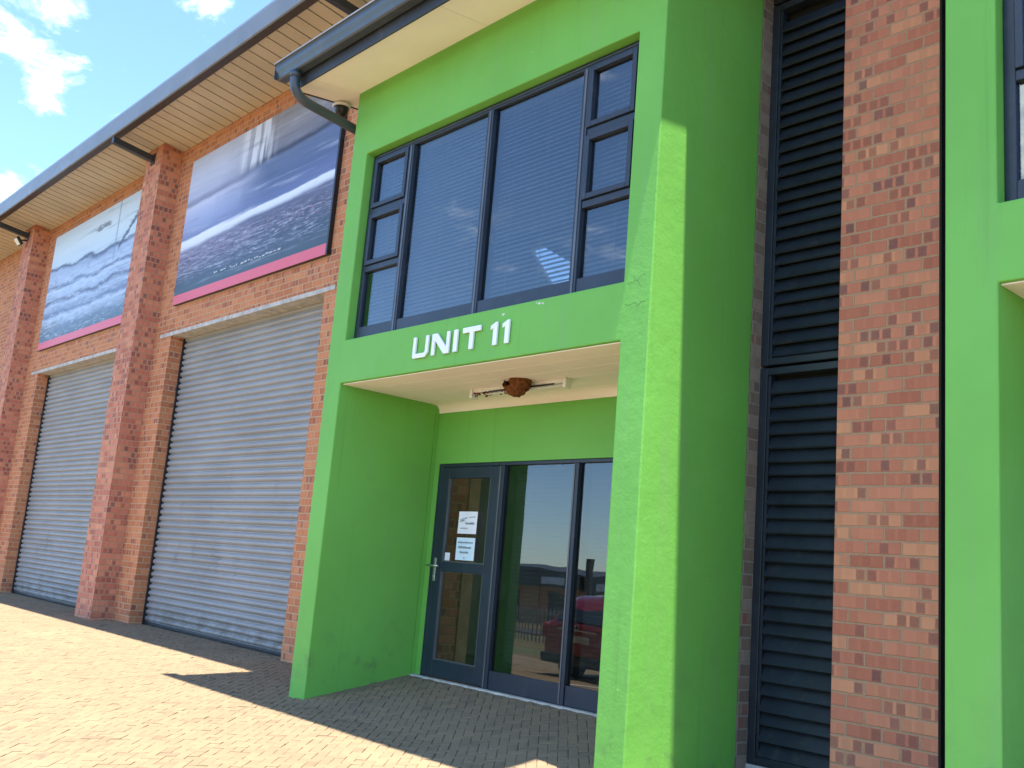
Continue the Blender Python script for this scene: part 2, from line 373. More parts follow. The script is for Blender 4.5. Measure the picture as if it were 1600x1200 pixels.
    stk = t.noise(t.comb(t.m('ADD', t.m('MULTIPLY', u, 2.2), t.m('MULTIPLY', v, 2.0)), t.m('MULTIPLY', v, 24.0), 3.0), 1.0, 6, 0.65, 0.3)
    c = t.mix(t.m('MULTIPLY', t.sstep(stk, 0.52, 0.72), 0.32), c, (0.70, 0.72, 0.82))
    c = t.mix(t.m('MULTIPLY', t.sstep(stk, 0.47, 0.30), 0.38), c, (0.06, 0.07, 0.12))
    # red strip along the foot of the print
    c = t.mix(t.m('LESS_THAN', v, 0.062), c, (0.74, 0.13, 0.17))
    fold = t.noise(t.comb(t.m('MULTIPLY', u, 5.0), t.m('MULTIPLY', v, 1.5), 0.0), 1.0, 3, 0.5)
    finish(t, c, 0.45, 0, fold, 0.35, 0.05, 0.4)
    return m


# ------------------------------------------------------------------ mesh builder
def ground_z(Y, x=None):
    """level of the paved apron; falls away from the building, ramps up to the entrance doors"""
    pts = [(200, 0.0), (5.86, 0.0), (3.0, -0.117), (0.0, -0.45), (-3.0, -0.58), (-45.0, -2.4), (-900.0, -2.5)]
    z = pts[-1][1]
    for (a, za), (b, zb) in zip(pts, pts[1:]):
        if a >= Y >= b:
            z = za + (zb - za) * (Y - a) / (b - a); break
    if x is not None and Y > 4.62:
        for ox in (0.0, 5.755):
            if -7.78 + ox < x < -4.16 + ox:
                f = min(1.0, (Y - 4.62) / (5.80 - 4.62))
                z0 = ground_z(4.62)
                z = z0 + (0.163 - z0) * f
    return z


class MB:
    def __init__(s):
        s.bm = bmesh.new()
    def quad(s, *pts):
        return s.bm.faces.new([s.bm.verts.new(p) for p in pts])
    def box(s, x0, x1, y0, y1, z0, z1, bev=0.0, seg=2, rot=None, piv=None):
        c = [(x0, y0, z0), (x1, y0, z0), (x1, y1, z0), (x0, y1, z0), (x0, y0, z1), (x1, y0, z1), (x1, y1, z1), (x0, y1, z1)]
        vs = [s.bm.verts.new(p) for p in c]
        fs = [s.bm.faces.new([vs[i] for i in f]) for f in
              ((0, 3, 2, 1), (4, 5, 6, 7), (0, 1, 5, 4), (1, 2, 6, 5), (2, 3, 7, 6), (3, 0, 4, 7))]
        if rot is not None:
            pv = Vector(piv)
            for v in vs:
                v.co = rot @ (v.co - pv) + pv
        if bev:
            ed = list({e for f in fs for e in f.edges})
            bmesh.ops.bevel(s.bm, geom=ed, offset=bev, segments=seg, affect='EDGES', profile=0.5)
        return s
    def prism(s, pts, axis, a0, a1, bev=0.0):
        """extrude a 2D outline along an axis: 'x' pts=(y,z), 'y' pts=(x,z), 'z' pts=(x,y)"""
        def P(p, a):
            return {'x': (a, p[0], p[1]), 'y': (p[0], a, p[1]), 'z': (p[0], p[1], a)}[axis]
        A = [s.bm.verts.new(P(p, a0)) for p in pts]; B = [s.bm.verts.new(P(p, a1)) for p in pts]
        n = len(pts); fs = []
        fs.append(s.bm.faces.new(A[::-1])); fs.append(s.bm.faces.new(B))
        for i in range(n):
            fs.append(s.bm.faces.new([A[i], A[(i + 1) % n], B[(i + 1) % n], B[i]]))
        bmesh.ops.recalc_face_normals(s.bm, faces=fs)
        if bev:
            ed = list({e for f in fs for e in f.edges})
            bmesh.ops.bevel(s.bm, geom=ed, offset=bev, segments=2, affect='EDGES', profile=0.5)
        return s
    def tube(s, path, r, seg=12, cap=True, sub=None):
        path = [Vector(p) for p in path]
        rings = []
        up = Vector((0.31, 0.17, 0.93)).normalized()
        for i, p in enumerate(path):
            d = (path[min(i + 1, len(path) - 1)] - path[max(i - 1, 0)]).normalized()
            a = d.cross(up)
            if a.length < 1e-3:
                a = d.cross(Vector((1, 0, 0)))
            a.normalize(); b = d.cross(a).normalized()
            rr = r[i] if isinstance(r, (list, tuple)) else r
            rings.append([s.bm.verts.new(p + (a * math.cos(2 * math.pi * k / seg) + b * math.sin(2 * math.pi * k / seg)) * rr) for k in range(seg)])
        fs = []
        for A, B in zip(rings, rings[1:]):
            for k in range(seg):
                f = s.bm.faces.new([A[k], A[(k + 1) % seg], B[(k + 1) % seg], B[k]]); f.smooth = True; fs.append(f)
        if cap:
            fs.append(s.bm.faces.new(rings[0][::-1])); fs.append(s.bm.faces.new(rings[-1]))
        bmesh.ops.recalc_face_normals(s.bm, faces=fs)
        return s
    def lathe(s, c, prof, seg=24, axis='z'):
        c = Vector(c); rings = []
        for r, h in prof:
            ring = []
            for k in range(seg):
                a = 2 * math.pi * k / seg
                q = {'z': (r * math.cos(a), r * math.sin(a), h), 'x': (h, r * math.cos(a), r * math.sin(a)),
                     'y': (r * math.cos(a), h, r * math.sin(a))}[axis]
                ring.append(s.bm.verts.new(c + Vector(q)))
            rings.append(ring)
        fs = []
        for A, B in zip(rings, rings[1:]):
            for k in range(seg):
                f = s.bm.faces.new([A[k], A[(k + 1) % seg], B[(k + 1) % seg], B[k]]); f.smooth = True; fs.append(f)
        if prof[0][0] > 1e-4: fs.append(s.bm.faces.new(rings[0]))
        if prof[-1][0] > 1e-4: fs.append(s.bm.faces.new(rings[-1][::-1]))
        bmesh.ops.recalc_face_normals(s.bm, faces=fs)
        return s
    def voxel(s, xs, ys, zs, fill, bev=0.0):
        """outer skin of the filled cells of an irregular grid, so openings have real reveals"""
        nx, ny, nz = len(xs) - 1, len(ys) - 1, len(zs) - 1
        F = lambda i, j, k: 0 <= i < nx and 0 <= j < ny and 0 <= k < nz and fill(i, j, k)
        cache = {}
        def V(i, j, k):
            if (i, j, k) not in cache:
                cache[(i, j, k)] = s.bm.verts.new((xs[i], ys[j], zs[k]))
            return cache[(i, j, k)]
        fs = []
        for i in range(nx):
            for j in range(ny):
                for k in range(nz):
                    if not F(i, j, k):
                        continue
                    I, J, K = i + 1, j + 1, k + 1
                    for nb, q in (((i - 1, j, k), ((i, j, k), (i, j, K), (i, J, K), (i, J, k))), ((I, j, k), ((I, j, k), (I, J, k), (I, J, K), (I, j, K))),
                                  ((i, j - 1, k), ((i, j, k), (I, j, k), (I, j, K), (i, j, K))), ((i, J, k), ((i, J, k), (i, J, K), (I, J, K), (I, J, k))),
                                  ((i, j, k - 1), ((i, j, k), (i, J, k), (I, J, k), (I, j, k))), ((i, j, K), ((i, j, K), (I, j, K), (I, J, K), (i, J, K)))):
                        if not F(*nb):
                            fs.append(s.bm.faces.new([V(*p) for p in q]))
        if bev:
            ed = [e for e in {e for f in fs for e in f.edges} if len(e.link_faces) == 2 and
                  e.link_faces[0].normal.dot(e.link_faces[1].normal) < 0.5]
            bmesh.ops.recalc_face_normals(s.bm, faces=fs)
            for f in s.bm.faces: f.normal_update()
            ed = [e for e in s.bm.edges if len(e.link_faces) == 2 and e.link_faces[0].normal.dot(e.link_faces[1].normal) < 0.5]
            bmesh.ops.bevel(s.bm, geom=ed, offset=bev, segments=2, affect='EDGES', profile=0.5)
        return s
    def build(s, name, mat, parent=None, org=None, smooth=False):
        me = bpy.data.meshes.new(name)
        o = bpy.data.objects.new(name, me); COL.objects.link(o)
        if parent is not None:
            root = parent
            off = Vector((0, 0, 0))
            while root is not None:
                off += root.location; root = root.parent
            o.parent = parent
        else:
            off = Vector(org) if org is not None else Vector((0, 0, 0))
            o.location = off
        bmesh.ops.translate(s.bm, verts=s.bm.verts, vec=-off)
        if smooth:
            for f in s.bm.faces: f.smooth = True
        s.bm.to_mesh(me); s.bm.free()
        me.materials.append(mat)
        return o


def tag(o, label=None, cat=None, group=None, kind=None):
    if label: o['label'] = label
    if cat: o['category'] = cat
    if group: o['group'] = group
    if kind: o['kind'] = kind
    return o

def empty(name, loc, label, cat, group=None):
    o = bpy.data.objects.new(name, None); COL.objects.link(o); o.location = loc
    o.empty_display_size = 0.1
    return tag(o, label, cat, group)

def copy_tree(o, parent=None):
    c = o.copy(); COL.objects.link(c)
    if parent is not None: c.parent = parent
    for ch in list(o.children): copy_tree(ch, c)
    return c


# ------------------------------------------------------------------ ground
YS_FAR = [60, 5.86, 3.0, 0.0, -3.0, -45, -160, -500, -900]

def strip(name, x0, x1, ya, yb, mat, lift, nx=1, label=None):
    ys = sorted({ya, yb, *[q for q in YS_FAR if ya < q < yb]})
    b = MB()
    for a, c in zip(ys, ys[1:]):
        b.quad((x0, a, ground_z(a) + lift), (x1, a, ground_z(a) + lift), (x1, c, ground_z(c) + lift), (x0, c, ground_z(c) + lift))
    o = b.build(name, mat); tag(o, kind='structure'); return o

m, t = new_mat('dry_soil_grass')
P = pos(t)
f = t.noise(P, 0.25, 6, 0.65); f2 = t.noise(P, 3.0, 5, 0.7)
c = t.mix(t.sstep(f, 0.35, 0.65), (0.16, 0.085, 0.05), (0.10, 0.12, 0.045))
c = t.mix(t.m('MULTIPLY', t.sstep(f2, 0.45, 0.7), 0.6), c, (0.20, 0.17, 0.09))
finish(t, c, 0.95, 0, f2, 0.6, 0.05, 0.1); SOIL = m
m, t = new_mat('asphalt')
P = pos(t)
f2 = t.noise(P, 120.0, 3, 0.7)
c = t.mix(f2, (0.035, 0.035, 0.036), (0.075, 0.073, 0.07)); c = t.mix(t.sstep(t.noise(P, 0.6, 5, 0.6), 0.4, 0.7), c, (0.08, 0.075, 0.068))
finish(t, c, 0.9, 0, f2, 0.3, 0.01, 0.2); ASPH = m

strip('ground', -900, 900, -900, 60, SOIL, -0.075)
strip('road', -900, 900, -24, -17, ASPH, -0.070)

m, t = new_mat('paver_joint_sand')
P = pos(t)
c = t.mix(t.noise(P, 60, 4, 0.7), (0.10, 0.08, 0.058), (0.18, 0.145, 0.105))
finish(t, c, 0.95, 0, t.noise(P, 200, 3, 0.7), 0.4, 0.004, 0.1); JOINT = m

# bedding sheet under the pavers, following the apron and the two ramps
b = MB()
XS = [-40, -8.0, -7.78, -7.779, -4.161, -4.16, -2.025, -2.024, 1.594, 1.595, 12]
YS = [-3.6, -3.0, -1.5, 0.0, 1.5, 3.0, 4.62, 5.80, 6.3]
for xa, xb in zip(XS, XS[1:]):
    for ya, yb in zip(YS, YS[1:]):
        xm = (xa + xb) / 2
        b.quad(*[(px, py, (ground_z(py, xm)) - 0.007) for px, py in ((xa, ya), (xb, ya), (xb, yb), (xa, yb))])
tag(b.build('paving_bed', JOINT), kind='structure')

# herringbone clay pavers, one mesh
m, t = new_mat('cream_paver')
P = pos(t)
at = t.n('ShaderNodeAttribute', None, attribute_name='tone').outputs['Fac']
c = t.ramp(at, [(0.0, (0.17, 0.124, 0.078)), (0.35, (0.22, 0.160, 0.098)), (0.7, (0.25, 0.180, 0.107)), (0.9, (0.26, 0.180, 0.104)), (1.0, (0.205, 0.157, 0.105))])
f2 = t.noise(P, 90, 4, 0.7)
c = t.mix(t.m('MULTIPLY', t.sstep(f2, 0.45, 0.75), 0.35), c, (0.22, 0.17, 0.11))
st = t.noise(P, 0.8, 6, 0.62)
c = t.mix(t.m('MULTIPLY', t.sstep(st, 0.50, 0.75), 0.35), c, (0.33, 0.25, 0.15))
st2 = t.noise(t.vm('ADD', P, (9, 4, 0)), 2.6, 6, 0.68)
c = t.mix(t.m('MULTIPLY', t.sstep(st2, 0.56, 0.72), 0.55), c, (0.19, 0.145, 0.09))
st4 = t.noise(t.vm('ADD', P, (2.0, 7.0, 0)), 1.1, 4, 0.6, 0.4)
c = t.mix(t.m('MULTIPLY', t.sstep(st4, 0.64, 0.72), 0.45), c, (0.10, 0.085, 0.065))
finish(t, c, 0.88, 0, f2, 0.45, 0.006, 0.2); PAVER = m

def build_pavers():
    L, W = 0.136, 0.068
    gap = 0.003; bev = 0.005; th = 0.012
    ca, sa = math.cos(R(45)), math.sin(R(45))
    verts, faces, tones = [], [], []
    x0, x1, y0, y1 = -27.0, 0.6, -3.5, 6.1
    rnd = random.Random(3)
    cx, cy = (x0 + x1) / 2, (y0 + y1) / 2
    ext = int(((x1 - x0) / 2 + (y1 - y0) / 2) * 1.45 / W / 2) * 2 + 8
    def place(ux0, ux1, uy0, uy1):
        mx, my = (ux0 + ux1) / 2, (uy0 + uy1) / 2
        wx, wy = cx + mx * ca - my * sa, cy + mx * sa + my * ca
        if not (x0 < wx < x1 and y0 < wy < y1): return
        # keep only pavers the place can show
        if wy > 5.95 and not (-20.9 < wx < -9.8): return
        tx, ty, dz = rnd.gauss(0, 0.011), rnd.gauss(0, 0.011), rnd.gauss(0, 0.0013)
        base = len(verts)
        jx, jy = rnd.gauss(0, 0.0008), rnd.gauss(0, 0.0008)
        def add(ax, ay, lift):
            px, py = cx + (ax + jx) * ca - (ay + jy) * sa, cy + (ax + jx) * sa + (ay + jy) * ca
            verts.append((px, py, ground_z(py, wx) + lift + dz + (ax - mx) * tx + (ay - my) * ty))
        for ins, lift in ((gap / 2, -th), (gap / 2, -bev * 0.6), (gap / 2 + bev, 0.0)):
            for ax, ay in ((ux0 + ins, uy0 + ins), (ux1 - ins, uy0 + ins), (ux1 - ins, uy1 - ins), (ux0 + ins, uy1 - ins)):
                add(ax, ay, lift)
        tn = min(1, max(0, rnd.gauss(0.5, 0.15)))
        for r_ in (0, 4):
            for k in range(4):
                k2 = (k + 1) % 4
                faces.append((base + r_ + k, base + r_ + k2, base + r_ + 4 + k2, base + r_ + 4 + k)); tones.append(tn)
        faces.append((base + 8, base + 9, base + 10, base + 11)); tones.append(tn)
    # herringbone on a WxW lattice: horizontal brick starts where (i-j)%4==0, vertical where (i-j)%4==3... 
    for j in range(-ext, ext):
        for i in range(-ext, ext):
            k = (i - j) % 4
            if k == 0:
                place(i * W, i * W + L, j * W, j * W + W)
            elif k == 2:
                place(i * W, i * W + W, (j) * W - W, j * W + W)
    me = bpy.data.meshes.new('paving')
    me.from_pydata(verts, [], faces)
    a = me.attributes.new('tone', 'FLOAT', 'FACE'); a.data.foreach_set('value', tones)
    me.materials.append(PAVER); me.update()
    o = bpy.data.objects.new('paving', me); COL.objects.link(o); tag(o, kind='structure')
    return o
build_pavers()

# ------------------------------------------------------------------ brick warehouse
YW = 5.85
WH = empty('brick_warehouse', (-12.3, YW, 0), 'orange brick warehouse with two grey roller doors and a cream boarded eave', 'warehouse')

# wall with the two door openings and the lintel slots; the middle part sits behind the green entrance block
xs = [-42, -21.08, -20.70, -16.35, -15.97, -14.83, -14.44, -10.09, -9.85, -7.66]
zs = [-0.6, 4.24, 4.30, 7.43]
def fillw(i, j, k):
    xm = (xs[i] + xs[i + 1]) / 2
    for a, b_, la, lb in ((-20.70, -16.35, -21.08, -15.97), (-14.44, -10.09, -14.83, -9.85)):
        if k == 0 and a < xm < b_: return False
        if k == 1 and la < xm < lb: return False
    return True
MB().voxel(xs, [YW, YW + 0.235], zs, fillw).build('wall', BRICK_FAR, WH)
for a, b_ in ((-21.08, -15.97), (-14.83, -9.85)):
    l = MB().box(a, b_, YW - 0.012, YW + 0.25, 4.2405, 4.2995, 0.004).build('lintel', CONCRETE, WH)

def pier(x0, x1, y0, y1, z1, mat=BRICK):
    return MB().box(x0, x1, y0, y1, -0.6, z1).build('pier', mat, WH)
pier(-15.72, -15.06, 5.53, YW - 0.001, 7.44)
pier(-22.14, -21.48, 5.53, YW - 0.001, 7.44)
pier(-3.38, -2.705, YW, YW + 0.24, 9.0)
# brick returns at both ends of the louvred gap
MB().box(-4.285, -4.045, 5.82, 6.12, -0.6, 9.0).build('wall', BRICK_GREY, WH)
MB().box(-2.135, -1.90, 5.82, 6.12, -0.6, 9.0).build('wall', BRICK, WH)
MB().box(-4.3, -1.9, 6.30, 6.36, -0.6, 9.0).build('wall', DARK_GAP, WH)

MB().box(-2.7045, -2.692, YW + 0.003, YW + 0.24, -0.6, 9.0).build('dark_end_strip', DARK_GAP, WH)  # near-black strip covering the pier's right end face

# roller doors
def roller(x0, x1):
    p = 0.090; z = 0.055; top = 4.30; pts = []
    yb = 6.085
    n = int((top - z) / p) + 2
    bm = MB()
    prof = []
    for i in range(n):
        for q in range(9):
            a = q / 8.0
            prof.append((yb - 0.020 * math.sin(math.pi * a) ** 0.7, z + i * p + a * p * 0.72))
        prof.append((yb + 0.012, z + i * p + p * 0.76)); prof.append((yb + 0.014, z + i * p + p * 0.86)); prof.append((yb + 0.012, z + i * p + p * 0.96))
    rng = random.Random(int(-x0 * 10))
    vs = []
    for (yy, zz) in prof:
        i = int((zz - z) / p + 1e-6)
        dj = random.Random(i * 13 + int(-x0)).gauss(0, 0.0009)
        vs.append((bm.bm.verts.new((x0 + 0.02, yy + dj, zz)), bm.bm.verts.new((x1 - 0.02, yy + dj, zz))))
    for A, B in zip(vs, vs[1:]):
        f = bm.bm.faces.new([A[0], A[1], B[1], B[0]]); f.smooth = True
    cur = bm.build('roller_shutter', SHUTTER, WH)
    for xx0, xx1 in ((x0 + 0.001, x0 + 0.030), (x1 - 0.030, x1 - 0.001)):
        MB().box(xx0, xx1, 6.045, 6.12, 0.0, 4.238).build('guide_rail', BLACK_PL, cur)
    MB().box(x0 + 0.032, x1 - 0.032, 6.072, 6.105, 0.022, 0.052, 0.003).build('bottom_rail', DARK_STEEL, cur)
    MB().box(x0 + 0.001, x1 - 0.001, 6.06, 6.30, -0.2, 0.012).build('sill', DARK_GAP, cur)
    return cur
roller(-20.70, -16.35)
roller(-14.44, -10.09)

# main eave: boarded soffit rising outward, box gutter, steel brackets
def sof_z(y): return 7.37 + 0.15 * (YW - y)
sf = MB()
xa = -42.0; k = 0
pitch = 0.245
while xa < 6.0:
    xb = xa + pitch
    y0, y1 = 4.955, YW
    for dx0, dx1, lift in ((0.026, pitch, 0.0),):
        X0, X1 = xa + dx0, xb
        A = [(X0, y0, sof_z(y0)), (X1, y0, sof_z(y0)), (X1, y1, sof_z(y1)), (X0, y1, sof_z(y1))]
        B = [(p[0], p[1], p[2] + 0.02) for p in A]
        va = [sf.bm.verts.new(p) for p in A]; vb = [sf.bm.verts.new(p) for p in B]
        sf.bm.faces.new(va[::-1]); sf.bm.faces.new(vb)
        for q in range(4):
            sf.bm.faces.new([va[q], va[(q + 1) % 4], vb[(q + 1) % 4], vb[q]])
    xa = xb
bmesh.ops.recalc_face_normals(sf.bm, faces=sf.bm.faces)
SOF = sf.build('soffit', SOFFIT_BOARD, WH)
MB().prism([(4.95, sof_z(4.95) + 0.022), (YW + 0.3, sof_z(YW + 0.3) + 0.022), (YW + 0.3, sof_z(YW + 0.3) + 0.05), (4.95, sof_z(4.95) + 0.05)], 'x', -42, 6).build('soffit_backing', DARK_GAP, SOF)
roof = MB().prism([(4.86, 7.661), (9.65, 7.14), (9.65, 7.20), (4.86, 7.72)], 'x', -42, 6).build('roof', ROOF_SHEET, WH)  # stops short at the back so sky shows through the rear openings
g_ = MB().prism([(4.84, 7.40), (4.858, 7.388), (4.955, 7.49), (4.955, 7.66), (4.84, 7.66)], 'x', -42, 6).build('gutter', GUTTER_SILVER, roof)
MB().prism([(4.850, 7.374), (5.02, 7.455), (5.02, 7.488), (4.8575, 7.3865)], 'x', -42, 6).build('gutter_underside', DARK_STEEL, roof)
MB().box(-42, 6, 4.961, 4.975, 7.485, 7.53).build('fascia', DARK_STEEL, roof)
for bx in (-21.85, -15.42, -9.2):
    yb = 5.53 if bx < -10 else YW
    ang = math.atan2(0.12, yb - 4.78)
    b = MB()
    b.prism([(4.855, 7.375), (yb + 0.02, 7.275), (yb + 0.02, 7.175), (4.855, 7.275)], 'x', bx - 0.045, bx + 0.045, 0.006)
    b.box(bx - 0.08, bx + 0.08, yb - 0.012, yb + 0.001, 7.13, 7.32)
    b.build('bracket', DARK_STEEL, WH)

# louvred panels in the gap between the two entrance blocks
def louvre(x0, x1):
    y = 5.94
    fr = MB()
    zs_ = [(0.055, 2.745), (2.765, 5.60), (5.62, 8.2)]
    for (za, zb) in zs_:
        fr.box(x0, x0 + 0.062, y, y + 0.09, za, zb, 0.004)
        fr.box(x1 - 0.062, x1, y, y + 0.09, za, zb, 0.004)
        fr.box(x0 + 0.062, x1 - 0.062, y, y + 0.09, za, za + 0.05, 0.004)
        fr.box(x0 + 0.062, x1 - 0.062, y, y + 0.09, zb - 0.05, zb, 0.004)
        fr.box(x0 + 0.0621, x0 + 0.082, y + 0.012, y + 0.085, za + 0.05, zb - 0.05, 0.002)
    root = fr.build('louvre_panel', LOUVRE, WH)
    sl_ = MB()
    rng = random.Random(5)
    for (za, zb) in zs_:
        z = za + 0.06
        while z + 0.09 < zb - 0.04:
            j = rng.gauss(0, 0.004)
            xa_, xb_ = x0 + 0.0822, x1 - 0.0622
            sl_.prism([(y + 0.006 + j, z + j), (y + 0.018 + j, z - 0.010 + j), (y + 0.072, z + 0.091), (y + 0.060, z + 0.095)], 'x', xa_, xb_)
            # folded lip at the foot of the blade
            z += 0.098
    sl_.build('blades', LOUVRE, root)
    MB().box(x0, x1, y + 0.12, y + 0.13, 0.0, 8.2).build('mesh_screen', DARK_GAP, root)
    return root
LV = louvre(-4.0445, -3.20)
lv2 = louvre(-2.87, -2.1355)
MB().box(-4.0445, -2.1355, 5.93, 6.1, -0.4, 0.05, 0.004).build('plinth', CONCRETE, WH)

# ------------------------------------------------------------------ green entrance block, unit 11
EB = empty('entrance_block', (-5.97, 4.70, 0), 'green plastered entrance block carrying the white UNIT 11 letters', 'entrance block', 'green entrance blocks of the units')
XL0, XL1, XR0, XR1 = -7.90, -7.645, -4.285, -4.045
YF, YB = 4.70, 5.815
# shell: two side walls, spandrel and head, with window and porch openings
xs = [XL0, XL1, XR0, XR1]; ys = [YF, 4.95, YB]; zs = [-0.6, 2.715, 3.115, 4.928, 6.1]
def fillp(i, j, k):
    if i in (0, 2): return True
    if j == 0: return k in (1, 3)
    return False
MB().voxel(xs, ys, zs, fillp, 0.009).build('wall', GREEN, EB)
# recessed porch back wall above and beside the door set
b = MB()
b.box(XL1 + 0.001, XR0 - 0.001, 5.862, 5.95, 2.134, 2.74)
b.box(XL1 + 0.001, -7.575, 5.862, 5.95, -0.3, 2.1338)
b.box(XL1 - 0.06, XL1, 5.8155, 5.95, -0.3, 2.74)
b.build('porch_wall', GREEN, EB)
# porch ceiling boards and the coved cornice
ce = MB()
for i in range(5):
    ya = YF + 0.030 + i * 0.2265
    ce.box(XL1 + 0.002, XR0 - 0.002, ya + (0.004 if i else 0), ya + 0.2265 - 0.001, 2.7065, 2.7145, 0.002)
CE = ce.build('porch_ceiling', CEIL, EB)
MB().box(XL1 + 0.001, XR0 - 0.001, 4.951, 5.86, 2.7147, 2.76).build('ceiling_backing', CEIL, CE)
cv = MB()
prof = [(0.0, 0.0)] + [(0.055 * (1 - math.cos(a)) , -0.075 + 0.075 * (1 - math.sin(a))) for a in ()]
arc = [(0.010 + 0.065 * (1 - math.sin(R(q))), -0.012 - 0.065 * (1 - math.cos(R(q)))) for q in range(0, 91, 15)]
pr = [(5.8615, 2.7158), (5.8615 - 0.087, 2.7158), (5.8615 - 0.087, 2.704)] + [(5.8615 - a, 2.716 + z_) for a, z_ in arc] + [(5.8615 - 0.010, 2.629), (5.8615, 2.629)]
cv.prism(pr, 'x', XL1 + 0.002, XR0 - 0.002)
cv.build('cornice', CEIL, CE)
# concrete threshold strip
MB().box(XL1 + 0.002, XR0 - 0.002, 5.795, 5.859, -0.1, 0.172, 0.006).build('threshold', CONCRETE, EB)
# hairline cracks and paint chips on the front
def crack(pts, wdt):
    b = MB()
    for (a, c) in zip(pts, pts[1:]):
        a = Vector((a[0], YF - 0.0012, a[1])); c = Vector((c[0], YF - 0.0012, c[1]))
        d = (c - a).normalized(); nrm = Vector((-d.z, 0, d.x)) * wdt
        b.quad(a - nrm, c - nrm, c + nrm, a + nrm)
    return b.build('crack', CRACK, EB)
def jag(x0, z0, x1, z1, n, amp, sd):
    r_ = random.Random(sd); out = []
    for i in range(n + 1):
        f = i / n
        out.append((x0 + (x1 - x0) * f + r_.gauss(0, amp * 0.4), z0 + (z1 - z0) * f + r_.gauss(0, amp)))
    return out
crack(jag(-4.25, 3.085, -4.10, 3.13, 9, 0.007, 1), 0.0011)
crack(jag(-4.27, 2.955, -4.08, 2.95, 11, 0.009, 2), 0.0013)
crack(jag(-4.20, 3.13, -4.13, 3.06, 7, 0.006, 3), 0.0009)
for (cx_, cz_, s_) in ((-5.47, 3.055, 0.020), (-5.085, 3.085, 0.018), (-5.05, 3.078, 0.013), (-5.115, 3.092, 0.009)):
    b = MB(); r_ = random.Random(int(cx_ * 1000))
    pts = [(cx_ + s_ * math.cos(a) * r_.uniform(0.5, 1.2), cz_ + 0.55 * s_ * math.sin(a) * r_.uniform(0.5, 1.2)) for a in [i * math.pi / 4 for i in range(8)]]
    b.prism(pts, 'y', YF - 0.0015, YF + 0.004); b.build('paint_chip', CHIP, EB)

# ---- first-floor window
YWN = 4.785
def window():
    y0, y1 = YWN, YWN + 0.062
    x0, x1, z0, z1 = XL1 + 0.003, XR0 - 0.003, 3.118, 4.925
    mull = [-7.015, -5.93, -4.845]
    f = MB()
    fw = 0.058
    f.box(x0, x0 + fw, y0, y1, z0, z1, 0.004); f.box(x1 - fw, x1, y0, y1, z0, z1, 0.004)
    f.box(x0 + fw, x1 - fw, y0, y1, z1 - 0.055, z1, 0.004)
    xsn = [x0 + fw] + [q for mm in mull for q in (mm - 0.034, mm + 0.034)] + [x1 - fw]
    for i in range(0, len(xsn), 2):
        f.box(xsn[i], xsn[i + 1], y0 - 0.004, y1, z0 + 0.0005, z0 + 0.125, 0.004)
    for mm in mull:
        f.box(mm - 0.034, mm + 0.034, y0 - 0.012, y1, z0, z1 - 0.0555, 0.004)
    root = f.build('window', ALU, EB)
    # inner light-grey lips of the mullions
    e = MB()
    for mm in mull:
        e.box(mm - 0.010, mm + 0.010, y0 - 0.0175, y0 - 0.0125, z0 + 0.01, z1 - 0.06, 0.002)
    e.box(x0 + fw, x1 - fw, y0 - 0.006, y0 - 0.001, z1 - 0.030, z1 - 0.022, 0.001)
    e.build('mullion_lip', ALU_EDGE, root)
    def casement(xa, xb, za, zb, opened=0.0):
        b = MB(); q = 0.042; yy0 = y0 - 0.022
        b.box(xa, xa + q, yy0, y1 - 0.01, za, zb, 0.004); b.box(xb - q, xb, yy0, y1 - 0.01, za, zb, 0.004)
        b.box(xa + q, xb - q, yy0, y1 - 0.01, zb - q, zb, 0.004); b.box(xa + q, xb - q, yy0, y1 - 0.01, za, za + q, 0.004)
        c_ = b.build('casement', ALU, root)
        MB().box(xa + q - 0.002, xb - q + 0.002, y0 + 0.012, y0 + 0.018, za + q - 0.002, zb - q + 0.002).build('pane', GLASS, root)
        return c_
    def fixed(xa, xb, za, zb):
        MB().box(xa, xb, y0 + 0.026, y0 + 0.032, za, zb).build('pane', GLASS, root)
    for xa, xb in ((x0 + fw, mull[0] - 0.034), (mull[2] + 0.034, x1 - fw)):
        for zt in (4.352, 3.795):
            MB().box(xa + 0.0005, xb - 0.0005, y0 - 0.004, y1, zt - 0.028, zt + 0.028, 0.004).build('transom', ALU, root)
        casement(xa + 0.004, xb - 0.004, 4.384, z1 - 0.059)
        casement(xa + 0.004, xb - 0.004, 3.827, 4.320)
        fixed(xa - 0.003, xb + 0.003, z0 + 0.12, 3.770)
    fixed(mull[0] + 0.031, mull[1] - 0.031, z0 + 0.12, z1 - 0.052)
    fixed(mull[1] + 0.031, mull[2] - 0.031, z0 + 0.12, z1 - 0.052)
    return root
window()

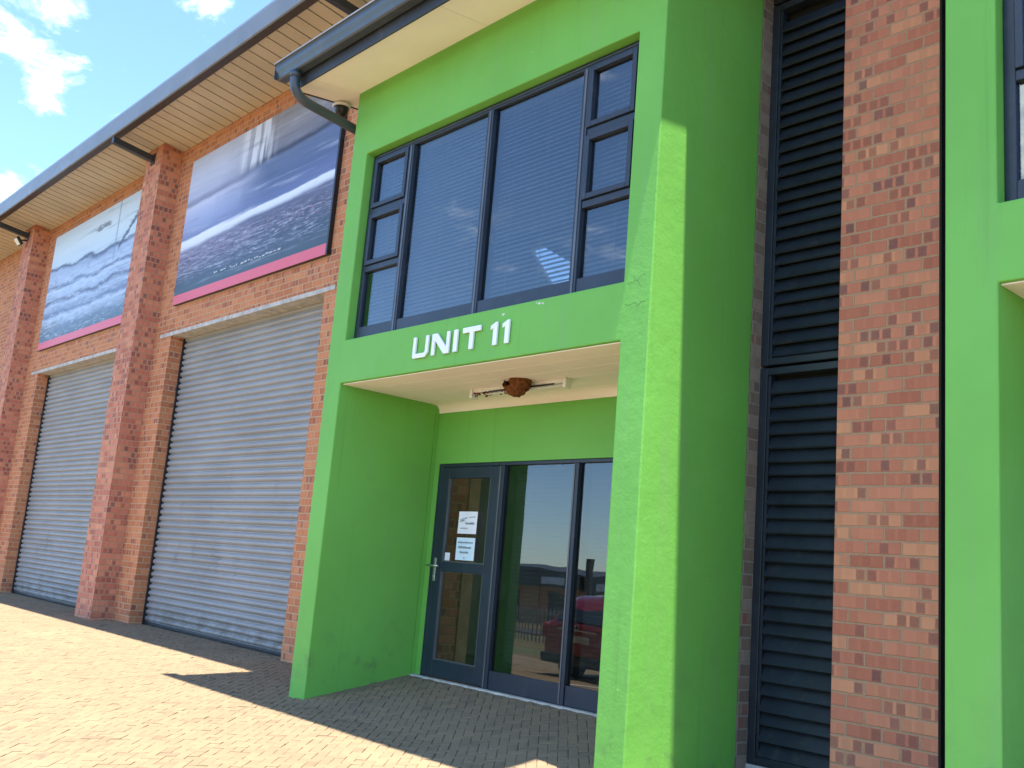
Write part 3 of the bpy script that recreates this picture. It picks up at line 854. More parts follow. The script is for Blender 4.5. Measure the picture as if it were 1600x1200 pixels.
# ---- porch door set
YD = 5.864
def doorset():
    z0, z1 = 0.172, 2.130
    x0, x1 = -7.574, XR0 - 0.004
    f = MB()
    f.box(x0, x0 + 0.05, YD, YD + 0.07, z0, z1, 0.004)
    f.box(x0 + 0.05, x1, YD, YD + 0.07, z1 - 0.03, z1, 0.004)
    for mm in (-6.655, -5.735):
        f.box(mm - 0.03, mm + 0.03, YD - 0.006, YD + 0.07, z0, z1 - 0.0305, 0.004)
    # kick panels under the fixed lights
    for xa, xb in ((-6.625, -5.765), (-5.705, x1)):
        f.box(xa, xb, YD + 0.006, YD + 0.066, z0, z0 + 0.155, 0.003)
    root = f.build('side_window', ALU, EB)
    e = MB()
    for mm in (-6.672, -5.752):
        e.box(mm - 0.008, mm + 0.008, YD - 0.0115, YD - 0.0065, z0 + 0.005, z1 - 0.035, 0.002)
    e.build('mullion_lip', ALU_EDGE, root)
    for xa, xb in ((-6.628, -5.762), (-5.708, x1 + 0.002)):
        MB().box(xa, xb, YD + 0.03, YD + 0.036, z0 + 0.152, z1 - 0.027).build('pane', GLASS_SIDE, root)
    # door leaf
    d = MB(); xa, xb = x0 + 0.054, -6.689
    yy = YD - 0.004
    d.box(xa, xa + 0.115, yy, yy + 0.05, z0 + 0.012, z1 - 0.034, 0.004)
    d.box(xb - 0.115, xb, yy, yy + 0.05, z0 + 0.012, z1 - 0.034, 0.004)
    d.box(xa + 0.115, xb - 0.115, yy, yy + 0.05, z1 - 0.034 - 0.105, z1 - 0.034, 0.004)
    d.box(xa + 0.115, xb - 0.115, yy, yy + 0.05, 1.125, 1.215, 0.004)
    d.box(xa + 0.115, xb - 0.115, yy, yy + 0.05, z0 + 0.012, z0 + 0.160, 0.004)
    dr = d.build('entrance_door', ALU, EB)
    bd = MB()
    for za, zb in ((1.215, z1 - 0.139), (z0 + 0.160, 1.125)):
        for xx in (xa + 0.1155, xb - 0.1155 - 0.010):
            bd.box(xx, xx + 0.010, yy + 0.004, yy + 0.044, za, zb)
        bd.box(xa + 0.126, xb - 0.126, yy + 0.004, yy + 0.044, za, za + 0.010)
    bd.build('glazing_bead', ALU_EDGE, dr)
    for za, zb in ((1.22, z1 - 0.144), (z0 + 0.165, 1.12)):
        MB().box(xa + 0.118, xb - 0.118, yy + 0.022, yy + 0.028, za, zb).build('pane', GLASS_DOOR, dr)
    h = MB()
    hx = xa + 0.03
    h.box(hx - 0.016, hx + 0.016, yy - 0.010, yy - 0.0005, 1.03, 1.245, 0.004)
    h.tube([(hx, yy - 0.008, 1.172), (hx, yy - 0.052, 1.172), (hx - 0.012, yy - 0.06, 1.172)], 0.009, 10)
    h.tube([(hx - 0.055, yy - 0.058, 1.172), (hx + 0.115, yy - 0.058, 1.172)], 0.010, 10)
    h.lathe((hx, yy - 0.014, 1.075), [(0.0, -0.004), (0.009, -0.004), (0.009, 0.006)], 12, 'y')
    h.build('door_handle', STEEL, dr)
    MB().box(xa + 0.135, xa + 0.205, yy + 0.0195, yy + 0.0215, 1.228, 1.30).build('push_sticker', PAPER, dr)
doorset()

# ---- small roof over the block: raked soffit, fascia, gutter
def srz(y): return 5.617 + 0.12 * (y - YF)
RX0, RX1 = -8.225, -3.775
rf = MB().prism([(4.17, srz(4.17) + 0.145), (5.84, srz(5.84) + 0.145), (5.84, srz(5.84) + 0.205), (4.13, srz(4.13) + 0.205)], 'x', RX0 - 0.02, RX1 + 0.02).build('roof', ROOF_SHEET, EB)
def soff_piece(xa, xb, ya, yb):
    return MB().prism([(ya, srz(ya)), (yb, srz(yb)), (yb, srz(yb) + 0.012), (ya, srz(ya) + 0.012)], 'x', xa, xb)
s = MB()
for (xa, xb, ya, yb) in ((RX0, XL0 - 0.003, 4.185, 5.83), (XL0 + 0.002, -5.99, 4.185, 4.7205), (-5.985, XR1 - 0.002, 4.185, 4.7205), (XR1 + 0.003, RX1, 4.185, 5.83)):
    s.prism([(ya, srz(ya)), (yb, srz(yb)), (yb, srz(yb) + 0.012), (ya, srz(ya) + 0.012)], 'x', xa, xb)
s.build('soffit', CEIL, rf)
MB().prism([(4.19, srz(4.19) + 0.0125), (5.82, srz(5.82) + 0.0125), (5.82, srz(5.82) + 0.03), (4.19, srz(4.19) + 0.03)], 'x', RX0 + 0.01, RX1 - 0.01).build('soffit_backing', CEIL, rf)
MB().box(RX0 - 0.004, RX1 + 0.004, 4.166, 4.184, srz(4.17) - 0.012, srz(4.17) + 0.145, 0.003).build('fascia', DARK_STEEL, rf)
for xx in (RX0 - 0.012, RX1 + 0.001):
    MB().prism([(4.186, srz(4.186) - 0.01), (5.83, srz(5.83) - 0.01), (5.83, srz(5.83) + 0.143), (4.186, srz(4.186) + 0.143)], 'x', xx, xx + 0.011).build('barge_board', DARK_STEEL, rf)
# ogee gutter, open top
gp = [(4.160, 5.800), (4.160, 5.668), (4.150, 5.655), (4.075, 5.655), (4.060, 5.665), (4.050, 5.700), (4.035, 5.735), (4.028, 5.760), (4.028, 5.792),
      (4.020, 5.800), (4.012, 5.800), (4.012, 5.806), (4.034, 5.806), (4.034, 5.764), (4.041, 5.737), (4.056, 5.702), (4.066, 5.669), (4.077, 5.661), (4.148, 5.661), (4.154, 5.668), (4.154, 5.800)]
gm = MB().prism(gp, 'x', -8.385, RX1 + 0.06)
gm.box(-8.387, -8.381, 4.024, 4.158, 5.657, 5.80, 0.002)
gm.box(RX1 + 0.058, RX1 + 0.064, 4.024, 4.158, 5.657, 5.80, 0.002)
GM = gm.build('gutter', GUTTER_GREY, rf)
MB().tube([(-8.386, 4.016, 5.809), (RX1 + 0.062, 4.016, 5.809)], 0.009, 8).build('glint_bead', GLINT_BEAD, GM)  # added light tube, a painted highlight on the dark gutter's edge
# downpipe: drops from the gutter, sweeps back under the soffit end and falls behind the block
def bez(p0, p1, p2, n=8):
    p0, p1, p2 = Vector(p0), Vector(p1), Vector(p2)
    return [(1 - q) ** 2 * p0 + 2 * q * (1 - q) * p1 + q * q * p2 for q in [i / n for i in range(n + 1)]]
path = [Vector((-8.08, 4.092, 5.66))] + bez((-8.08, 4.092, 5.56), (-8.08, 4.10, 5.42), (-8.085, 4.28, 5.40), 10) + \
    bez((-8.09, 4.92, 5.33), (-8.09, 5.02, 5.32), (-8.06, 5.06, 5.18), 6) + bez((-8.0, 5.12, 4.95), (-7.975, 5.15, 4.85), (-7.97, 5.15, 4.7), 4) + [Vector((-7.97, 5.15, 0.02))]
dp = MB().tube(path, 0.048, 16)
dp.tube([(-8.08, 4.092, 5.60), (-8.08, 4.092, 5.655)], 0.055, 16)
dp.build('downpipe', GUTTER_GREY, EB)

# ---- rooms behind the glass
def rooms():
    def R_(name, mat, *a):
        return MB().box(*a).build(name, mat, EB)
    R_('hall_floor', FLOOR_IN, -9.5, XR1 - 0.02, 5.951, 9.4, 0.02, 0.16)
    R_('hall_ceiling', CEIL, -9.5, XR1 - 0.02, 6.10, 9.4, 2.72, 2.80)
    R_('hall_wall', BRICK, -7.80, -7.70, 5.951, 6.36, 0.16, 2.72)
    R_('door_frame', TIMBER, -7.80, -7.690, 6.362, 6.50, 0.16, 2.72)
    R_('hall_wall', PLASTER_IN, -9.5, -7.2, 9.4, 9.5, 0.16, 2.72)  # rear wall stops short; opening added to let sky light into the hall
    R_('hall_wall', FLOOR_IN, -9.5, -9.4, 6.1, 9.4, 0.16, 2.72)  # dark tile colour puts the shade of the deep hall into this wall
    R_('hall_wall', PLASTER_IN, XR1 - 0.12, XR1 - 0.02, 5.951, 9.4, 0.16, 2.72)
    # office upstairs: rear wall with an added high opening, slanted to show a bright band
    R_('office_floor', FLOOR_IN, -12.5, XR0 - 0.002, 6.10, 9.4, 2.95, 3.05)
    R_('office_floor', FLOOR_IN, XL1 + 0.002, XR0 - 0.002, 4.955, 6.099, 2.95, 3.05)
    R_('office_ceiling', CEIL, XL1 + 0.002, XR0 - 0.002, 4.955, 5.86, 5.42, 5.47)
    R_('office_ceiling', CEIL, -12.5, XR0 + 0.1, 6.10, 9.4, 6.10, 6.15)
    R_('office_wall', PLASTER_IN, XL1 - 0.1, XL1 - 0.002, YB + 0.01, 6.10, 3.05, 6.1)
    R_('office_wall', PLASTER_IN, XR0 + 0.002, XR0 + 0.1, YB + 0.31, 9.4, 3.05, 6.1)
    R_('office_wall', PLASTER_IN, -12.6, -12.5, 6.10, 9.4, 3.05, 6.1)
    R_('office_wall', PLASTER_IN, -12.5, XR0, 9.4, 9.5, 3.05, 5.10)
    R_('office_wall', PLASTER_IN, -12.5, -10.45, 9.4, 9.5, 5.10, 6.1)
    R_('office_wall', PLASTER_IN, -9.45, XR0, 9.4, 9.5, 5.10, 6.1)
    R_('office_wall', PLASTER_IN, -10.45, -9.45, 9.4, 9.5, 5.88, 6.1)
    MB().prism([(-10.449, 5.82), (-10.449, 5.10), (-9.86, 5.10)], 'y', 9.41, 9.49).build('office_wall', PLASTER_IN, EB)  # added wedge, lower edge of the bright band behind the blinds
    MB().prism([(-10.24, 5.879), (-9.451, 5.879), (-9.451, 5.42)], 'y', 9.41, 9.49).build('office_wall', PLASTER_IN, EB)  # added wedge, trims the bright band from above
rooms()

# ---- unit 12: the same block one bay to the right
EB2 = copy_tree(EB)
EB2.location.x += 5.755
EB2['label'] = 'second green entrance block cut off by the right edge, beside the brick pier'
for ch in list(EB2.children):
    if ch.name.split('.')[0] in ('crack', 'paint_chip', 'downpipe', 'hall_wall', 'door_frame', 'hall_floor', 'hall_ceiling', 'office_floor', 'office_ceiling', 'office_wall'):
        bpy.data.objects.remove(ch)

# ------------------------------------------------------------------ things on and in the building
# venetian blinds
def blind(x0, x1, y, z0, z1, tilt, label, name='venetian_blind', cords=3):
    b = MB(); p = 0.0375; z = z1 - 0.06; hw = 0.0225
    ca, sa = math.cos(tilt), math.sin(tilt)
    rng = random.Random(int(abs(x0) * 100))
    while z > z0 + 0.03:
        tl = tilt + rng.gauss(0, 0.03)
        ca, sa = math.cos(tl), math.sin(tl)
        pr_ = []
        for q in (-1, -0.33, 0.33, 1):
            yy, zz = q * hw, 0.003 * (1 - q * q)
            pr_.append((y + yy * ca - zz * sa, z + yy * sa + zz * ca))
        sag = rng.gauss(0, 0.0012)
        vs = [(b.bm.verts.new((x0, yy, zz + sag)), b.bm.verts.new((x1, yy, zz - sag))) for yy, zz in pr_]
        for A, B in zip(vs, vs[1:]):
            f = b.bm.faces.new([A[0], A[1], B[1], B[0]]); f.smooth = True
        z -= p
    root = empty(name, ((x0 + x1) / 2, y, z0), label, 'blind', 'venetian blinds behind the glass')
    b.build('slats', BLIND, root)
    MB().box(x0, x1, y - 0.024, y + 0.024, z1 - 0.035, z1, 0.003).build('head_rail', BLIND, root)
    MB().box(x0, x1, y - 0.02, y + 0.02, z0 + 0.005, z0 + 0.022, 0.003).build('bottom_rail', BLIND, root)
    c_ = MB()
    for i in range(cords):
        xx = x0 + (x1 - x0) * (i + 0.5) / cords
        c_.box(xx - 0.002, xx + 0.002, y - 0.0265, y - 0.0245, z0 + 0.02, z1 - 0.03)
    c_.build('cords', BLIND_CORD, root)
    return root
UB = 4.89
blind(-7.58, -5.99, UB, 3.17, 4.90, R(62), 'closed pale venetian blind behind the left half of the upstairs window', cords=4)
blind(-5.87, -4.36, UB, 3.17, 4.90, R(47), 'half-open pale venetian blind behind the right half of the upstairs window', cords=4)
GB = 6.02
blind(-6.62, -5.77, GB, 0.36, 2.09, R(60), 'pale venetian blind behind the glass pane right beside the entrance door')
blind(-5.70, -4.36, GB, 0.36, 2.09, R(60), 'pale venetian blind behind the glass pane next to the sunlit pillar')
b12 = blind(-7.58 + 5.755, -5.99 + 5.755, UB, 3.17, 4.90, R(80), 'pale blind in the window of the second green block at the right edge', cords=4)

# UNIT 11 lettering
UN = empty('unit_sign', (-5.97, YF, 2.82), 'white raised letters reading UNIT 11 on green wall under the window', 'sign')
Z0, Z1 = 2.822, 3.000
H = Z1 - Z0; S_ = 0.037
def letter(pts):
    b = MB().prism([(x, Z0 + z) for x, z in pts], 'y', YF - 0.022, YF - 0.006, 0.0015)
    return b.build('letter', WHITE_ACR, UN)
x = -6.553; wU = 0.205
letter([(x, 0.012), (x + 0.012, 0), (x + wU - 0.04, 0), (x + wU, 0.04), (x + wU, H), (x + wU - S_, H), (x + wU - S_, 0.050), (x + wU - 0.05, S_), (x + S_, S_), (x + S_, H), (x, H)])
x = -6.300; wN = 0.225
letter([(x, 0), (x + S_, 0), (x + S_, H - 0.055), (x + wN - 0.065, 0), (x + wN, 0), (x + wN, H), (x + wN - S_, H), (x + wN - S_, 0.055), (x + 0.065, H), (x, H)])
x = -6.022
letter([(x, 0), (x + 0.046, 0), (x + 0.046, H), (x, H)])
x = -5.912; wT = 0.212
letter([(x, H - 0.042), (x + wT / 2 - 0.022, H - 0.042), (x + wT / 2 - 0.022, 0), (x + wT / 2 + 0.024, 0), (x + wT / 2 + 0.024, H - 0.042), (x + wT, H - 0.042), (x + wT, H), (x, H)])
for x in (-5.580, -5.447):
    letter([(x, H - 0.055), (x + 0.030, H - 0.045), (x + 0.030, 0), (x + 0.074, 0), (x + 0.074, H), (x + 0.055, H), (x, H - 0.025)])

SCRIPT = simple('faded_script', (0.48, 0.52, 0.56), 0.6)
# banners
def banner(x0, x1, z0, z1, kind, label):
    root = empty('banner', ((x0 + x1) / 2, YW, z0), label, 'banner', 'printed banners over the roller doors')
    mt = banner_mat('banner_print' if kind == 1 else 'banner_print_pale', x0, x1, z0, z1, kind)
    # cloth sheet, very slightly rippled
    b = MB(); nx, nz = 26, 14
    g = [[b.bm.verts.new((x0 + (x1 - x0) * i / nx, YW - 0.055 - 0.006 * mnoise.noise((i * 0.35, j * 0.5, kind * 3.0)) * (0 if i in (0, nx) or j in (0, nz) else 1),
                          z0 + (z1 - z0) * j / nz)) for j in range(nz + 1)] for i in range(nx + 1)]
    for i in range(nx):
        for j in range(nz):
            f = b.bm.faces.new([g[i][j], g[i + 1][j], g[i + 1][j + 1], g[i][j + 1]]); f.smooth = True
    b.build('print', mt, root)
    f = MB(); q = 0.03
    f.box(x0, x0 + q, YW - 0.05, YW - 0.001, z0, z1); f.box(x1 - q, x1 + 0.004, YW - 0.06, YW - 0.001, z0, z1)
    f.box(x0 + q, x1 - q, YW - 0.05, YW - 0.001, z0, z0 + q); f.box(x0 + q, x1 - q, YW - 0.05, YW - 0.001, z1 - q, z1)
    f.build('frame', BLACK_PL, root)
    # printed lines of small white script near the foot
    r_ = random.Random(kind)
    rows = [(0.30, 0.74, 0.118)] if kind == 1 else [(0.05, 0.20, 0.205), (0.05, 0.24, 0.170), (0.05, 0.16, 0.135)]
    for ua, ub, v in rows:
        u = ua; sc_ = MB()
        while u < ub:
            wl = r_.uniform(0.008, 0.02); hh = r_.uniform(0.006, 0.013)
            X = x0 + (x1 - x0) * u; Zc = z0 + (z1 - z0) * (v + r_.uniform(-0.004, 0.004))
            X2 = X + (x1 - x0) * wl; hz = (z1 - z0) * hh
            sc_.quad((X, YW - 0.0625, Zc), (X2, YW - 0.0625, Zc), (X2 + hz * 0.3, YW - 0.0625, Zc + hz), (X + hz * 0.3, YW - 0.0625, Zc + hz))
            u += wl * r_.uniform(1.15, 1.5) + (0.02 if r_.random() < 0.2 else 0)
        sc_.build('script', SCRIPT, root)
    return root
banner(-14.43, -10.06, 4.70, 7.02, 1, 'dark blue stormy sea banner with broad white wave over the nearer roller door')
banner(-20.82, -16.25, 4.70, 7.06, 2, 'pale icy blue sea banner with dark wave lines over the farther roller door')

# ceiling light batten in the porch, soiled by the nest builders
CL = empty('ceiling_light', (-6.05, 5.425, 2.7155), 'thin white fluorescent light batten on the porch ceiling, left half soiled', 'light')
MB().box(-6.64, -5.47, 5.405, 5.445, 2.672, 2.7064, 0.004).build('body', WHITE_PL, CL)
MB().tube([(-6.60, 5.425, 2.654), (-5.50, 5.425, 2.654)], 0.010, 10).build('tube', WHITE_PL, CL)
for xx in (-6.62, -5.475):
    MB().box(xx - 0.018, xx + 0.018, 5.388, 5.462, 2.626, 2.7063, 0.006).build('lamp_holder', WHITE_PL, CL)
MB().box(-6.40, -5.60, 5.4005, 5.4045, 2.660, 2.674).build('dark_rail', DARK_STEEL, CL)  # thin dark rail along the front of the body
dbs = MB(); r_ = random.Random(12)
for i in range(46):
    xx = -6.61 + abs(r_.gauss(0, 0.28)); xx = min(xx, -5.85)
    yy = 5.425 + r_.gauss(0, 0.014); s_ = r_.uniform(0.007, 0.018)
    dbs.lathe((xx, yy, 2.674 + r_.uniform(-0.030, 0.0)), [(0.0, s_ * 0.6), (s_ * 0.8, s_ * 0.25), (s_, -s_ * 0.2), (s_ * 0.4, -s_ * 0.8), (0, -s_)], 7)
dbs.build('mud_spots', MUD, CL)

# swallow's mud nest
nb = MB(); seg, rg = 40, 14
cxn, cyn, czn = -5.93, 5.30, 2.7065
rings = []
for j in range(rg + 1):
    a = j / rg * math.pi / 2
    ring = []
    for k in range(seg):
        th = 2 * math.pi * k / seg
        n_ = mnoise.noise((math.cos(th) * 3, math.sin(th) * 3, j * 0.6)) * 0.16 + mnoise.noise((math.cos(th) * 9, math.sin(th) * 9, j * 1.7)) * 0.10
        rr = math.cos(a) * (1 + n_)
        ring.append(nb.bm.verts.new((cxn + 0.135 * rr * math.cos(th), cyn + 0.10 * rr * math.sin(th), czn - 0.135 * math.sin(a) * (1 + n_ * 0.6))))
    rings.append(ring)
for j in range(rg):
    for k in range(seg):
        th = 2 * math.pi * (k + 0.5) / seg
        if j < 4 and 3.6 < th < 4.9: continue      # entrance hole on the outer side
        nb.bm.faces.new([rings[j][k], rings[j][(k + 1) % seg], rings[j + 1][(k + 1) % seg], rings[j + 1][k]])
bmesh.ops.recalc_face_normals(nb.bm, faces=nb.bm.faces)
tag(nb.build('bird_nest', MUD, None, (cxn, cyn, czn)), 'brown mud bird nest stuck to the porch ceiling beside the light', 'nest')

# notices on the door glass
def notice(x0, x1, z0, z1, mat, lines, label, sk=0.0, pins=False):
    y = 5.857
    root = empty('paper_notice', ((x0 + x1) / 2, y, z0), label, 'notice', 'paper notices taped to the entrance door')
    b = MB(); n = 8
    rows = []
    for i in range(n + 1):
        f = i / n
        rows.append([b.bm.verts.new((x0 + (x1 - x0) * f + sk * (1 - q), y + 0.0045 * math.sin(f * 5.0 + q), z0 + (z1 - z0) * q)) for q in (0, 0.5, 1)])
    for A, B in zip(rows, rows[1:]):
        for q in range(2):
            b.bm.faces.new([A[q], B[q], B[q + 1], A[q + 1]])
    b.build('sheet', mat, root)
    r_ = random.Random(int(z0 * 100))
    for (ua, ub, v, hh, tilt_) in lines:
        u = ua; t_ = MB()
        while u < ub:
            wl = r_.uniform(0.02, 0.05)
            xa, xb = x0 + (x1 - x0) * u, x0 + (x1 - x0) * min(ub, u + wl)
            za = z0 + (z1 - z0) * (v + tilt_ * (u - ua)); hz = (z1 - z0) * hh * r_.uniform(0.6, 1.1)
            xs_ = sk * (1 - v)
            t_.quad((xa + xs_, y - 0.007, za), (xb + xs_, y - 0.007, za), (xb + xs_, y - 0.007, za + hz), (xa + xs_, y - 0.007, za + hz))
            u += wl * 1.25
        t_.build('writing', INK, root)
    return root
notice(-7.205, -6.935, 1.480, 1.682, PAPER, [(0.12, 0.5, 0.60, 0.05, 0.28), (0.10, 0.35, 0.52, 0.05, 0.3), (0.6, 0.92, 0.72, 0.04, 0.1), (0.42, 0.88, 0.42, 0.10, 0.0), (0.15, 0.55, 0.22, 0.035, 0.02)],
       'upper white paper notice with slanted writing on the entrance door glass')
notice(-7.208, -6.940, 1.240, 1.444, PAPER_BLUE, [(0.12, 0.90, 0.75, 0.07, 0.01), (0.14, 0.82, 0.53, 0.09, -0.02), (0.24, 0.70, 0.31, 0.09, -0.01), (0.46, 0.53, 0.08, 0.07, 0)],
       'lower pale blue paper notice with three centred lines on the entrance door glass', 0.004)

# dome camera at the eave corner
SCm = empty('security_camera', (-8.205, 4.70, 5.607), 'white ringed dome security camera under the left corner of the green block eave', 'camera')
cxc, cyc = -8.215, 4.70
MB().lathe((cxc, cyc, 5.606), [(0.0, 0.0), (0.078, 0.0), (0.088, -0.012), (0.092, -0.026), (0.088, -0.036), (0.076, -0.038), (0.074, -0.03)], 30).build('housing', WHITE_PL, SCm)
MB().lathe((cxc, cyc, 5.574), [(0.072, 0.01), (0.073, -0.02), (0.066, -0.055), (0.050, -0.085), (0.026, -0.104), (0.0, -0.108)], 28).build('dome', BLACK_PL, SCm)

# LED floodlight on the far pier
FLm = empty('floodlight', (-21.86, 5.44, 7.02), 'small black floodlight with pale lens on the farthest brick pier', 'floodlight')
rot = Matrix.Rotation(R(38), 3, 'X') @ Matrix.Rotation(R(0), 3, 'Z')
MB().box(-21.97, -21.75, 5.33, 5.39, 6.98, 7.16, 0.012, rot=rot, piv=(-21.86, 5.36, 7.07)).build('body', BLACK_PL, FLm)
LENS = simple('floodlight_lens', (0.80, 0.76, 0.62), 0.25, 0, 0.03, 10)
MB().box(-21.95, -21.77, 5.322, 5.3295, 7.0, 7.14, 0.003, rot=rot, piv=(-21.86, 5.36, 7.07)).build('lens', LENS, FLm)
MB().tube([(-21.86, 5.39, 7.09), (-21.86, 5.46, 7.12), (-21.86, 5.529, 7.12)], 0.016, 8).build('arm', BLACK_PL, FLm)

# ------------------------------------------------------------------ what the glass reflects: parking, car, far units
b = MB()
pl = [(-9.75, 1.9), (-9.65, 1.9), (-11.9, -3.2), (-12.0, -3.2)]
prev = None
for i in range(12):
    f = i / 11
    yy = 1.9 - 5.0 * f; xx = -9.7 - 2.2 * f
    cur = [(xx - 0.05, yy, ground_z(yy) + 0.0045), (xx + 0.05, yy, ground_z(yy) + 0.0045)]
    if prev: b.quad(prev[0], prev[1], cur[1], cur[0])
    prev = cur
b.build('parking_line', WHITE_PAINT)['kind'] = 'structure'

RED = None
m, t = new_mat('red_car_paint')
finish(t, t.mix(t.noise(pos(t), 4, 3), (0.20, 0.004, 0.010), (0.25, 0.006, 0.014)), 0.28, 0.2, None, spec=0.5, **{'Coat Weight': 0.8, 'Coat Roughness': 0.05})
RED = m
CARGLASS = simple('car_glass', (0.02, 0.025, 0.03), 0.05, 0, 0.05, 3, 0.0, 0.7)
TYRE = simple('tyre_rubber', (0.02, 0.02, 0.02), 0.85)
LAMP_RED = simple('tail_lamp', (0.35, 0.02, 0.02), 0.15)
CHROME = simple('chrome', (0.7, 0.7, 0.7), 0.12, 1.0)
PLATE = simple('number_plate', (0.55, 0.55, 0.48), 0.5)

def car():
    cx, yr = -11.6, -0.35          # rear face; the car points away from the building
    zg = ground_z(-2.2) + 0.0
    root = empty('parked_car', (cx, yr - 2.0, zg), 'red hatchback parked facing away, mirrored in the porch glass', 'car')
    # stations: (distance from rear, half width, z bottom, belt z, roof z or None, roof half width)
    st = [(0.00, 0.72, 0.42, 0.86, 0.90, 0.60), (0.06, 0.80, 0.30, 0.94, 0.97, 0.64), (0.30, 0.845, 0.24, 0.99, 1.30, 0.58), (0.55, 0.855, 0.22, 0.99, 1.41, 0.60),
          (1.2, 0.86, 0.20, 0.97, 1.45, 0.62), (2.0, 0.86, 0.20, 0.95, 1.43, 0.61), (2.5, 0.86, 0.20, 0.94, 1.30, 0.60), (3.05, 0.85, 0.20, 0.93, 0.96, 0.70), (3.6, 0.82, 0.22, 0.86, 0.88, 0.64),
          (3.95, 0.74, 0.28, 0.72, 0.74, 0.55), (4.05, 0.62, 0.36, 0.60, 0.62, 0.5)]
    b = MB(); rings = []
    for d, hw, zb, zbelt, zr, rw in st:
        half = [(0, zb), (hw * 0.85, zb), (hw, zb + 0.12), (hw * 1.01, (zb + zbelt) / 2), (hw * 0.97, zbelt), ((hw * 0.9 + rw) / 2, (zbelt + zr) / 2 + 0.02), (rw, zr - 0.035), (rw * 0.8, zr), (0, zr + 0.012)]
        ring = [(cx + x_, yr - d, zg + z_) for x_, z_ in half] + [(cx - x_, yr - d, zg + z_) for x_, z_ in half[-2:0:-1]]
        rings.append([b.bm.verts.new(p) for p in ring])
    n = len(rings[0])
    for A, B in zip(rings, rings[1:]):
        for k in range(n):
            f = b.bm.faces.new([A[k], A[(k + 1) % n], B[(k + 1) % n], B[k]]); f.smooth = True
    b.bm.faces.new(rings[0][::-1]); b.bm.faces.new(rings[-1])
    bmesh.ops.recalc_face_normals(b.bm, faces=b.bm.faces)
    b.build('body', RED, root)
    # rear window follows the hatch slope
    def hatch(x_, f):           # f 0..1 up the hatch
        y_ = 0.07 + 0.26 * f; z_ = 0.985 + 0.30 * f
        return (cx + x_, yr - y_ + 0.024, zg + z_ + 0.012)
    b = MB(); b.quad(hatch(-0.60, 0), hatch(0.60, 0), hatch(0.53, 1), hatch(-0.53, 1)); b.build('rear_window', CARGLASS, root)
    for s_ in (-1, 1):
        b = MB(); b.prism([(yr - 0.75, zg + 1.0), (yr - 2.75, zg + 0.98), (yr - 2.2, zg + 1.32), (yr - 1.2, zg + 1.36), (yr - 0.75, zg + 1.30)], 'x', cx + s_ * 0.70, cx + s_ * 0.80)
        b.build('side_window', CARGLASS, root)
        MB().box(cx + s_ * 0.80 - 0.055, cx + s_ * 0.80 + 0.055, yr - 0.16, yr - 0.008, zg + 0.70, zg + 0.93, 0.03).build('tail_lamp', LAMP_RED, root)
        MB().box(cx + s_ * 0.96 - 0.08, cx + s_ * 0.96 + 0.08, yr - 2.42, yr - 2.28, zg + 0.96, zg + 1.10, 0.035).build('wing_mirror', BLACK_PL, root)
        for d in (0.72, 3.25):
            w_ = MB().lathe((cx + s_ * 0.76, yr - d, zg + 0.30), [(0.17, -0.1), (0.27, -0.10), (0.30, -0.07), (0.30, 0.07), (0.27, 0.10), (0.17, 0.10)], 28, 'x').build('wheel', TYRE, root)
            MB().lathe((cx + s_ * 0.76, yr - d, zg + 0.30), [(0.0, -0.085), (0.172, -0.08), (0.172, 0.08), (0.0, 0.085)], 24, 'x').build('rim', STEEL, w_)
    MB().box(cx - 0.80, cx + 0.80, yr - 0.12, yr + 0.045, zg + 0.30, zg + 0.46, 0.03).build('rear_bumper', BLACK_PL, root)
    MB().box(cx - 0.45, cx + 0.45, yr + 0.005, yr + 0.028, zg + 0.845, zg + 0.870, 0.006).build('trim_strip', CHROME, root)
    MB().lathe((cx, yr + 0.02, zg + 0.905), [(0.045, -0.008), (0.050, 0.0), (0.045, 0.008), (0.036, 0.008), (0.032, 0.0), (0.036, -0.008), (0.045, -0.008)], 20, 'y').build('badge', CHROME, root)
    pb = MB().box(cx - 0.26, cx + 0.26, yr + 0.002, yr + 0.016, zg + 0.66, zg + 0.77, 0.004).build('number_plate', PLATE, root)
    MB().tube([(cx, yr - 0.60, zg + 1.43), (cx, yr - 0.48, zg + 1.60)], 0.006, 6).build('aerial', BLACK_PL, root)
car()

# slim dark post by the kerb
pp = empty('sign_post', (-16.9, -6.2, ground_z(-6.2) - 0.08), 'dark square steel post standing on the verge across the parking', 'post')
MB().box(-16.96, -16.84, -6.26, -6.14, ground_z(-6.2) - 0.1, 1.66, 0.01).build('shaft', DARK_STEEL, pp)
MB().box(-17.0, -16.8, -6.30, -6.10, ground_z(-6.2) - 0.09, ground_z(-6.2) - 0.03, 0.01).build('base_plate', DARK_STEEL, pp)

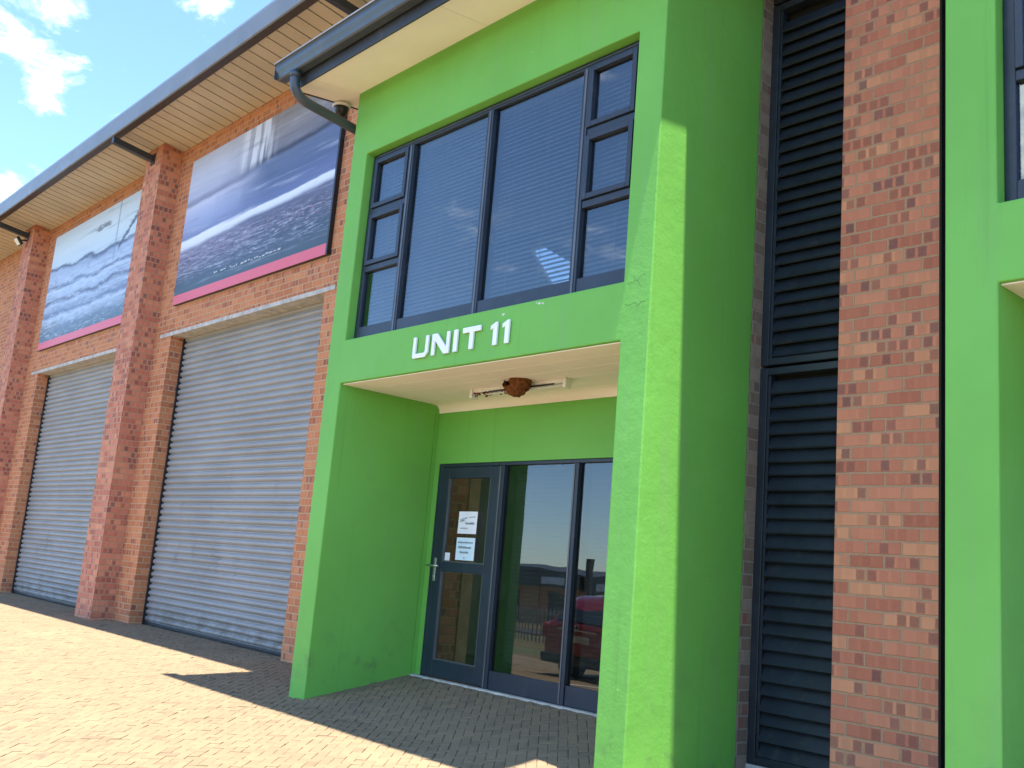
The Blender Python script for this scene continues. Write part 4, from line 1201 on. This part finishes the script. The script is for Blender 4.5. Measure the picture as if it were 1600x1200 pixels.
# palisade fence beyond the verge
FN = empty('palisade_fence', (-30, -12.2, ground_z(-12.2) - 0.08), 'pale steel palisade fence along the road verge', 'fence')
zf = ground_z(-12.2) - 0.08
FENCE = simple('fence_paint', (0.30, 0.29, 0.25), 0.6)
b = MB(); x = -60.0
while x < -6:
    b.prism([(x, zf), (x + 0.06, zf), (x + 0.06, zf + 1.05), (x + 0.03, zf + 1.15), (x, zf + 1.05)], 'y', -12.2, -12.19); x += 0.17
b.build('pales', FENCE, FN)
MB().box(-60, -6, -12.188, -12.15, zf + 0.92, zf + 0.98).build('rail', FENCE, FN)
MB().box(-60, -6, -12.188, -12.15, zf + 0.22, zf + 0.28).build('rail', FENCE, FN)

# far industrial units
ROOF_DARK = simple('dark_roof', (0.035, 0.037, 0.042), 0.5, 0, 0.1, 0.5)
SIGNW = simple('sign_board', (0.62, 0.64, 0.66), 0.5)
def far_unit(x0, x1, y, h, label, ridge):
    zg = ground_z(y) - 0.08
    root = empty('industrial_unit', ((x0 + x1) / 2, y, zg), label, 'building', 'low brick units across the road')
    MB().box(x0, x1, y - 12, y, zg, zg + h).build('wall', BRICK_FAR, root)
    MB().prism([(x0 - 0.6, zg + h), (x1 + 0.6, zg + h), ((x0 + x1) / 2, zg + h + ridge)], 'y', y - 12.4, y + 0.9).build('roof', ROOF_DARK, root)
    MB().box(x0 - 0.6, x1 + 0.6, y + 0.05, y + 0.9, zg + h - 0.9, zg + h - 0.01).build('fascia', ROOF_DARK, root)
    n = max(2, int((x1 - x0) / 3.4))
    for i in range(n):
        xx = x0 + (i + 0.5) * (x1 - x0) / n
        MB().box(xx - 0.95, xx + 0.95, y + 0.905, y + 0.95, zg + h - 0.72, zg + h - 0.28).build('sign_board', SIGNW, root)
        MB().box(xx - 1.2, xx + 0.4, y + 0.002, y + 0.06, zg + 0.1, zg + 2.1).build('window', CARGLASS, root)
        MB().box(xx + 0.7, xx + 2.2, y + 0.002, y + 0.05, zg, zg + 2.5).build('roller_shutter', TIMBER, root)
far_unit(-60, -43.2, -34, 3.3, 'long low brick unit with dark roof and white sign boards across the road', 0.5)
far_unit(-42.4, -28, -34, 3.2, 'second low brick unit with dark gabled roof further right across the road', 0.9)
far_unit(-90, -64, -36, 3.6, 'farthest low brick unit with dark roof at the end of the row', 0.7)
